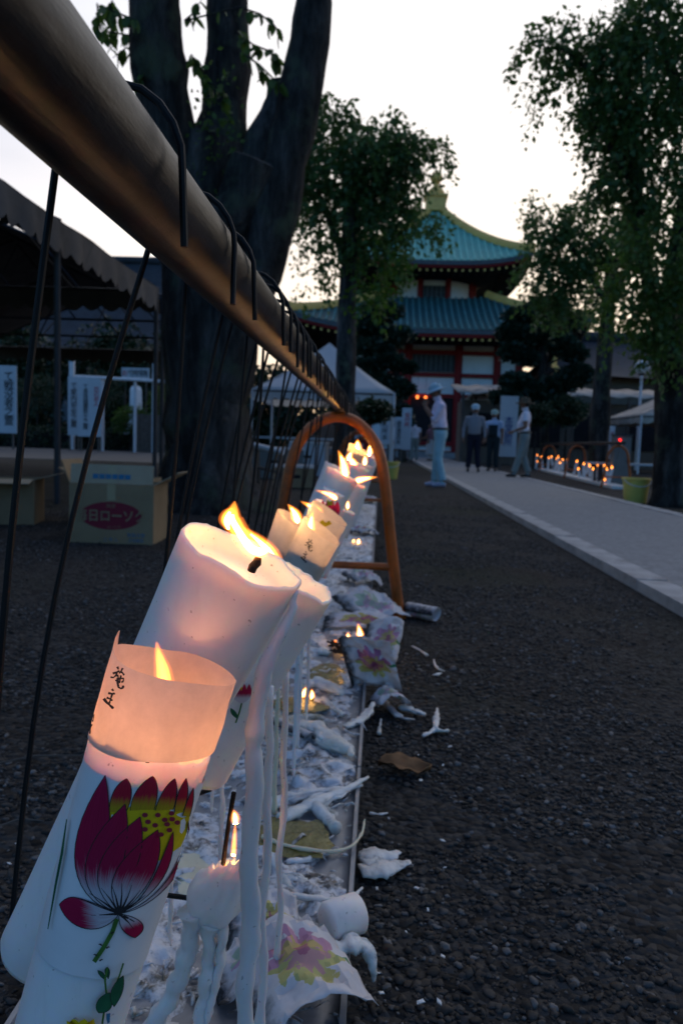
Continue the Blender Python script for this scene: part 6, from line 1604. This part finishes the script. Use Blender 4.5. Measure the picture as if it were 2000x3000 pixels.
S_('wax_fragment', 'jagged wax run at the tray edge below the crumpled wrapper', [(1010, 2130), (1060, 2110), (1085, 2080), (1092, 2060)], [.010, .014, .010, .005])
# scraps on the gravel
S_('wax_scrap', 'slim white wax stick on the gravel below the paper roll', [(1207, 1893), (1230, 1905), (1250, 1920)], [.004, .0052, .006], .01)
S_('wax_scrap', 'white curl of wax on the gravel', [(1270, 1932), (1274, 1950), (1286, 1962), (1300, 1966)], [.002, .005, .005, .002], .008)
S_('wax_scrap', 'small flat chip under the white curl', [(1265, 1978), (1280, 1976), (1292, 1972)], [.003, .005, .003], .008)
S_('wax_scrap', 'thin upright wax sliver close to the tray edge', [(1110, 2150), (1112, 2125), (1116, 2105)], [.006, .004, .002], .010)
S_('wax_scrap', 'flat wax chip above the dry leaf', [(1152, 2220), (1175, 2222), (1196, 2224)], [.006, .008, .004], .012)
S_('wax_scrap', 'thin stalk of wax beside the tray', [(1082, 2382), (1110, 2386), (1134, 2382)], [.003, .003, .002], .012)
S_('wax_scrap', 'long wax finger right of the crumpled wrapper', [(1170, 2070), (1200, 2080), (1245, 2092)], [.010, .011, .007], .014)
S_('wax_scrap', 'wax root trailing under the crumpled wrapper', [(1130, 2060), (1160, 2095), (1185, 2105), (1215, 2108)], [.012, .010, .007, .003], .014)
def cluster(name, label, arms, z, flat=.5):
    g = Geo()
    for px, rs in arms:
        pts = [G(x, y, z) for x, y in px]; sp = []; sr = []
        for i in range(len(pts)-1):
            for k in range(6): sp.append(pts[i].lerp(pts[i+1], k/6)); sr.append(rs[i]+(rs[i+1]-rs[i])*k/6)
        sp.append(pts[-1]); sr.append(rs[-1]); g.tube(sp, [r*(1+.35*fbm((p.x*60, p.y*60, 0), 1, 3)) for r, p in zip(sr, sp)], 12, ell=[(flat, 1)]*len(sp))
    o = g.build(name, M['debris2'], angle=None, loc=G(*arms[0][0][0], 0)); roughen(o, .0030, 60); roughen(o, .0014, 130); return _tag(o, label, 'wax scrap')
cluster('wax_slab', 'ragged flat wax slab on the gravel beside the tray', [([(1056, 2552), (1095, 2548), (1150, 2538), (1202, 2526)], [.016, .026, .017, .004]), ([(1062, 2520), (1100, 2508), (1140, 2506), (1166, 2494)], [.018, .024, .014, .005]), ([(1066, 2535), (1105, 2528), (1150, 2522)], [.022, .024, .006])], .012, .30)
cluster('wax_scrap', 'three-armed star-shaped wax scrap on the gravel', [([(1275, 2136), (1277, 2105), (1280, 2078)], [.008, .009, .003]), ([(1277, 2136), (1255, 2148), (1237, 2155)], [.007, .006, .003]), ([(1274, 2137), (1295, 2141), (1314, 2140)], [.007, .005, .002])], .011, .7)
chips = Geo()
for i in range(34):
    x = random.uniform(1090, 1330) if i < 22 else random.uniform(20, 240); y = random.uniform(1900, 2950) if i < 22 else random.uniform(2300, 2950)
    q = G(x, y, .016); s = random.uniform(.0015, .0042)
    g = Geo(); a = random.uniform(0, 6); g.lathe(q, (random.uniform(-.5, .5), random.uniform(-.5, .5), 1), [(0, -s*.25), (s, -s*.1), (s*.8, s*.25), (0, s*.3)], 6, fn=lambda an, k, r, h: (r*(1+.5*math.sin(an*2+a)), h)); o = g.build('wax_chip', M['debris2'], loc=q); _tag(o, 'tiny white chip of wax on the gravel', 'wax chip', 'wax chips strewn on the gravel')
# yellow puddle
def puddle(label, pxs, z, mat):
    pts = [G(x, y, z) for x, y in pxs]; c = sum(pts, Vector())/len(pts); g = Geo(); n = len(pts); vs = []; fs = []
    K = 5
    for k in range(K+1):
        for i in range(n*3):
            a = pts[i//3].lerp(pts[(i//3+1) % n], (i % 3)/3); q = c.lerp(a, k/K*(1+.30*fbm((i*.55, c.x*9, 0), 1, 3))); vs.append(q+Vector((0, 0, .0035*(1-(k/K)**4)+.001*fbm((q.x*60, q.y*60, 0), 1, 2))))
    m = n*3
    for k in range(K):
        for i in range(m): fs.append((k*m+i, k*m+(i+1) % m, (k+1)*m+(i+1) % m, (k+1)*m+i))
    g.add(vs, fs); o = g.build('wax_puddle', M[mat], angle=None, loc=c); fix_normals(o); return _tag(o, label, 'wax puddle')
puddle('glossy yellow molten wax puddle with wax string across it', [(740, 2400), (800, 2385), (860, 2405), (930, 2400), (965, 2440), (975, 2475), (940, 2510), (880, 2515), (800, 2500), (745, 2460)], TZ+.011, 'puddle')
puddle('dark yellow pool of molten wax under the two small flames', [(790, 2050), (860, 2040), (920, 2052), (965, 2070), (930, 2090), (850, 2085), (790, 2070)], TZ+.011, 'puddle')
puddle('dull pool of molten wax left of the crumpled wrapper', [(905, 1960), (960, 1940), (1010, 1960), (1012, 2000), (960, 2010), (910, 1990)], TZ+.010, 'puddle')
puddle('pale yellow wax pool left of the small burnt candle', [(520, 2500), (600, 2460), (640, 2500), (610, 2560), (560, 2640), (520, 2620)], TZ+.008, 'wax_old')
# crumpled papers
def sheet(name, label, c, u, v, bend, seed, mat, crum=.012, n=20, group=None):
    """c centre, u and v half-edges, bend: how strongly it arches up along u"""
    c, u, v = Vector(c), Vector(u), Vector(v); nrm = u.cross(v).normalized()
    if nrm.z < 0: nrm = -nrm
    def fn(a, b):
        x, y = a*2-1, b*2-1
        k = 1-abs(fbm((x*1.6+seed, y*1.6, seed*.3), 1, 2))*2.6-.8*abs(fbm((x*3.4, y*3.4+seed, 2), 1, 2))
        return c+u*x*(1-.12*bend*x*x)+v*y+nrm*(bend*u.length*(1-x*x)*(1+.25*y)+crum*k+crum*.25*fbm((x*4, y*4, seed), 1, 2))
    g = Geo(); g.grid(fn, n, n); lowest = min(p[2] for p in g.v)
    o = g.build(name, M[mat], angle=24, loc=c, thick=.0006); return _tag(o, label, 'paper', group), lowest
def rest(ol, z): o, lo = ol; o.location.z += z-lo; return o
rest(sheet('printed_wrapper', 'crumpled white wrapper printed with a yellow lotus, propped at the tray edge', G(880, 2850, TZ+.04), (.062, .03, .012), (-.03, .055, .0), .62, 3, 'print2', .009), TZ+.004)
rest(sheet('printed_wrapper', 'sooty wrapper printed in magenta behind the yellow lotus wrapper', G(775, 2740, TZ+.03), (.045, .02, .0), (-.012, .04, .02), .5, 9, 'print1', .008), TZ+.004)
rest(sheet('printed_wrapper', 'white wrapper scrap with black writing edge in front of the sooty wrapper', G(760, 2830, TZ+.02), (.05, .03, .01), (-.015, .03, .0), .25, 14, 'print3', .006), TZ+.003)
rest(sheet('printed_wrapper', 'upright crumpled wrapper with faded magenta print leaning on the tray edge', P(1085, 2000, 1.92)+Vector((0, 0, .01)), (.068, .02, -.01), (.02, .03, -.075), .28, 21, 'print1', .010), .03)
rest(sheet('printed_wrapper', 'round wrapper top printed with a small yellow lotus behind the crumpled one', P(1115, 1925, 2.02), (.055, .02, .0), (.01, .04, .045), .55, 27, 'print2', .007), TZ+.05)
rest(sheet('printed_wrapper', 'grey wrapper skirt on the gravel under the crumpled one', G(1140, 2060, .03), (.05, .02, .0), (-.01, .04, -.01), .6, 33, 'print3', .009), .012)
rest(sheet('printed_wrapper', 'folded pale wrapper jutting over the tray beside the arch leg', P(1085, 1790, 2.75), (.10, .05, .0), (-.05, .10, .02), .25, 41, 'print3', .014), TZ+.012)
rest(sheet('printed_wrapper', 'flat printed wrapper half under the folded one', P(1050, 1838, 2.55), (.12, .02, .0), (.0, .05, .01), .15, 47, 'print1', .010), TZ+.006)
rest(sheet('printed_wrapper', 'loose wrapper scrap lying inside the nearest arch', G(1060, 1700, TZ+.02), (.07, .03, 0), (-.03, .08, 0), .3, 53, 'print3', .015), TZ+.004)
rest(sheet('printed_wrapper', 'white wrapper scrap beyond the crossbar of the arch', G(1060, 1560, TZ+.02), (.07, .05, 0), (-.05, .09, 0), .3, 57, 'print2', .018), TZ+.004)
rest(sheet('printed_wrapper', 'pale blue wrapper scrap on the far tray', G(1075, 1470, TZ+.02), (.09, .05, 0), (-.05, .12, 0), .35, 61, 'print3', .02), TZ+.004)
# paper rolls
def roll(name, label, a, b, r, mat, turns=1.25, crush=.8):
    a, b = Vector(a), Vector(b); z = (b-a).normalized(); x = z.cross(Vector((0, 0, 1))).normalized(); y = x.cross(z); g = Geo()
    def fn(u, v):
        an = u*turns*6.2832; rr = r*(1-.10*u)*(1+.06*fbm((math.cos(an), math.sin(an), v*2), 1, 2)); p = a.lerp(b, v+.03*math.sin(an)*(1 if v > .5 else -1)); return p+x*math.cos(an)*rr+y*math.sin(an)*rr*crush
    g.grid(fn, 40, 8); o = g.build(name, M[mat], angle=None, loc=(a+b)/2, thick=.0006); return _tag(o, label, 'paper')
roll('paper_roll', 'rolled grey wrapper lying at the foot of the nearest arch', G(1195, 1785, .032), G(1278, 1800, .032), .036, 'print3')
roll('paper_roll', 'small rolled mauve paper lying on the tray', G(785, 2105, TZ+.016), G(905, 2160, TZ+.016), .014, 'print3')
roll('paper_roll', 'small printed roll beside the mauve paper', G(925, 2160, TZ+.014), G(1010, 2195, TZ+.014), .012, 'print2')
# fallen stub
t = thing('fallen_candle_stub', 'fallen white candle stub with black scorch lines near the tray edge', 'candle', G(1000, 2690, TZ))
a, b = G(955, 2705, TZ+.026), G(1052, 2672, TZ+.026)
g = Geo(); ax = (b-a).normalized(); g.lathe(a, ax, [(.0, .002), (.021, 0), (.0245, .004), (.0245, (b-a).length*.96), (.022, (b-a).length), (0, (b-a).length-.004)], 36, fn=lambda an, i, r, h: (r*(1+.02*math.sin(an*2)), h)); g.build('wax_body', M['wax'], t, angle=None)
for (x0, y0, x1, y1) in ((960, 2662, 985, 2700), (895, 2722, 960, 2655), (935, 2700, 945, 2690)):
    g = Geo(); g.tube([P(x0, y0, 1.0), P(x1, y1, 1.0)], [.0012, .002], 6); g.build('charred_wick', M['wick'], t)
g = Geo(); g.tube([P(948, 2655, .99), P(984, 2700, .985)], [.0012, .0022], 6); g.build('charred_wick', M['deadleaf'], t)
# dry leaf
g = Geo(); c = G(1185, 2248, .014)
def lf(u, v):
    x = (u-.5)*2; w = (1-x*x)**.7*(1+.25*math.sin(u*19)); return c+Vector((x*.055, (v-.5)*.075*w, .012*abs(v-.5)*2+.006*math.sin(u*6)+.004*fbm((u*4, v*4, 0), 1, 2)))
g.grid(lf, 18, 8); o = g.build('dry_leaf', M['deadleaf'], angle=None, loc=c, thick=.0006); _tag(o, 'dry brown leaf on the gravel beside the tray', 'leaf')
# twigs on the left gravel
for i, (a, b, lb) in enumerate((((0, 2235), (245, 2212), 'thin dry twig on the gravel left of the candles'), ((0, 2420), (130, 2405), 'second thin dry twig lying below the first'))):
    g = Geo(); p, q = G(*a, .014), G(*b, .016); g.tube([p, p.lerp(q, .4)+Vector((0, .01, .004)), q], [.002, .0025, .0012], 6); o = g.build('dry_twig', M['wood'], loc=p); _tag(o, lb, 'twig')

# ================================================================== the far candle row across the path
R1 = [G(1785, 1430), G(1683, 1404), G(1600, 1380)]
R1 = [Vector((4.36, 14.4, 0)), Vector((4.62, 18.4, 0)), Vector((5.05, 23.4, 0))]
lbs = ['orange arch beside the yellow bucket at the tall tree', 'orange arch in the middle of the far candle row', 'orange arch at the distant end of the far candle row']
for q, lb in zip(R1, lbs):
    c = copy_tree(arch, label=lb); c.location = q; c.rotation_euler = (0, 0, R(-5))
zt = ztop+.0225+PR
g = Geo(); dv = (R1[2]-R1[0]).normalized(); a = R1[0]-dv*.4; b = R1[2]+dv*1.5; g.tube([Vector((a.x, a.y, zt)), Vector((b.x, b.y, zt))], PR, 12); o = g.build('rail_pipe', M['pipe'], loc=((a+b)/2)); _tag(o, 'grey pipe on orange arches across the path', 'pipe')
t = thing('drip_tray', 'white wax-covered tray under the far candle row', 'tray', ((a+b)/2)); 
sd_ = Vector((dv.y, -dv.x, 0))
g = Geo(); g.add([Vector((*p.xy, .05)) for p in (a+sd_*.16, b+sd_*.16, b-sd_*.16, a-sd_*.16)]+[Vector((*p.xy, .0)) for p in (a+sd_*.16, b+sd_*.16, b-sd_*.16, a-sd_*.16)], [(3, 2, 1, 0), (0, 1, 5, 4), (1, 2, 6, 5), (2, 3, 7, 6), (3, 0, 4, 7)]); g.build('sheet', M['debris2'], t, False)
fpx = [(1570, 1332), (1590, 1337), (1612, 1340), (1618, 1337), (1628, 1350), (1632, 1343), (1638, 1337), (1642, 1354), (1650, 1345), (1656, 1345), (1694, 1350), (1700, 1372), (1708, 1357), (1727, 1356), (1733, 1363), (1744, 1372), (1754, 1361), (1762, 1360), (1770, 1367), (1773, 1372), (1792, 1367), (1577, 1351), (1581, 1384), (1767, 1427)]
for i, (x, y) in enumerate(fpx):
    # keep each candle on the row: intersect the ray with the vertical plane through the row
    r = ray(x, y); nn = sd_; tt = (a-CAM).dot(nn)/r.dot(nn); p = CAM+r*tt; p = p-nn*random.uniform(-.06, .06)
    if p.z < .14:
        t = thing('votive_candle', 'lit candle end lying on the far tray', 'candle', (p.x, p.y, .05), 'candle ends on the far tray'); g = Geo(); g.lathe((p.x, p.y, .05), (0, 0, 1), [(.0, 0), (.03, .0), (.03, .03), (.024, .034), (0, .03)], 14); g.build('wax_body', M['wax_far'], t); upflame(t, Vector((p.x, p.y, .085)), .05, .014); continue
    top = Vector((p.x, p.y, p.z-.035)); L = random.uniform(.2, .3)
    c = Candle('small lit candle hanging in the far row across the path', top, top+Vector((random.uniform(-.08, .08), .02, -L)), .034, .03, 'wax_far', .01, seg=16, group='candles of the far row', seed=i)
    upflame(c.t, c.pool+Vector((0, 0, .008)), .06, .016)
    g = Geo(); g.tube([c.bot, Vector((c.bot.x+.01, c.bot.y, .055))], [.006, .009], 6); g.build('wax_run', M['wax_far'], c.t)
    q = Vector((top.x, top.y, zt+PR)); 
for i in range(30):
    q = a.lerp(b, (i+.5)/30); g = Geo(); s = random.uniform(-.12, .12)
    g.tube([Vector((q.x+.035, q.y, zt-.05)), Vector((q.x+.03, q.y, zt+.025)), Vector((q.x, q.y, zt+.036)), Vector((q.x-.03, q.y, zt+.025)), Vector((q.x-.035+s, q.y, .34))], .003, 5); o = g.build('wire_hook', M['wire'], loc=(q.x, q.y, zt)); _tag(o, 'black wire hook hung over the pipe across the path', 'hook', 'wire hooks across the path')
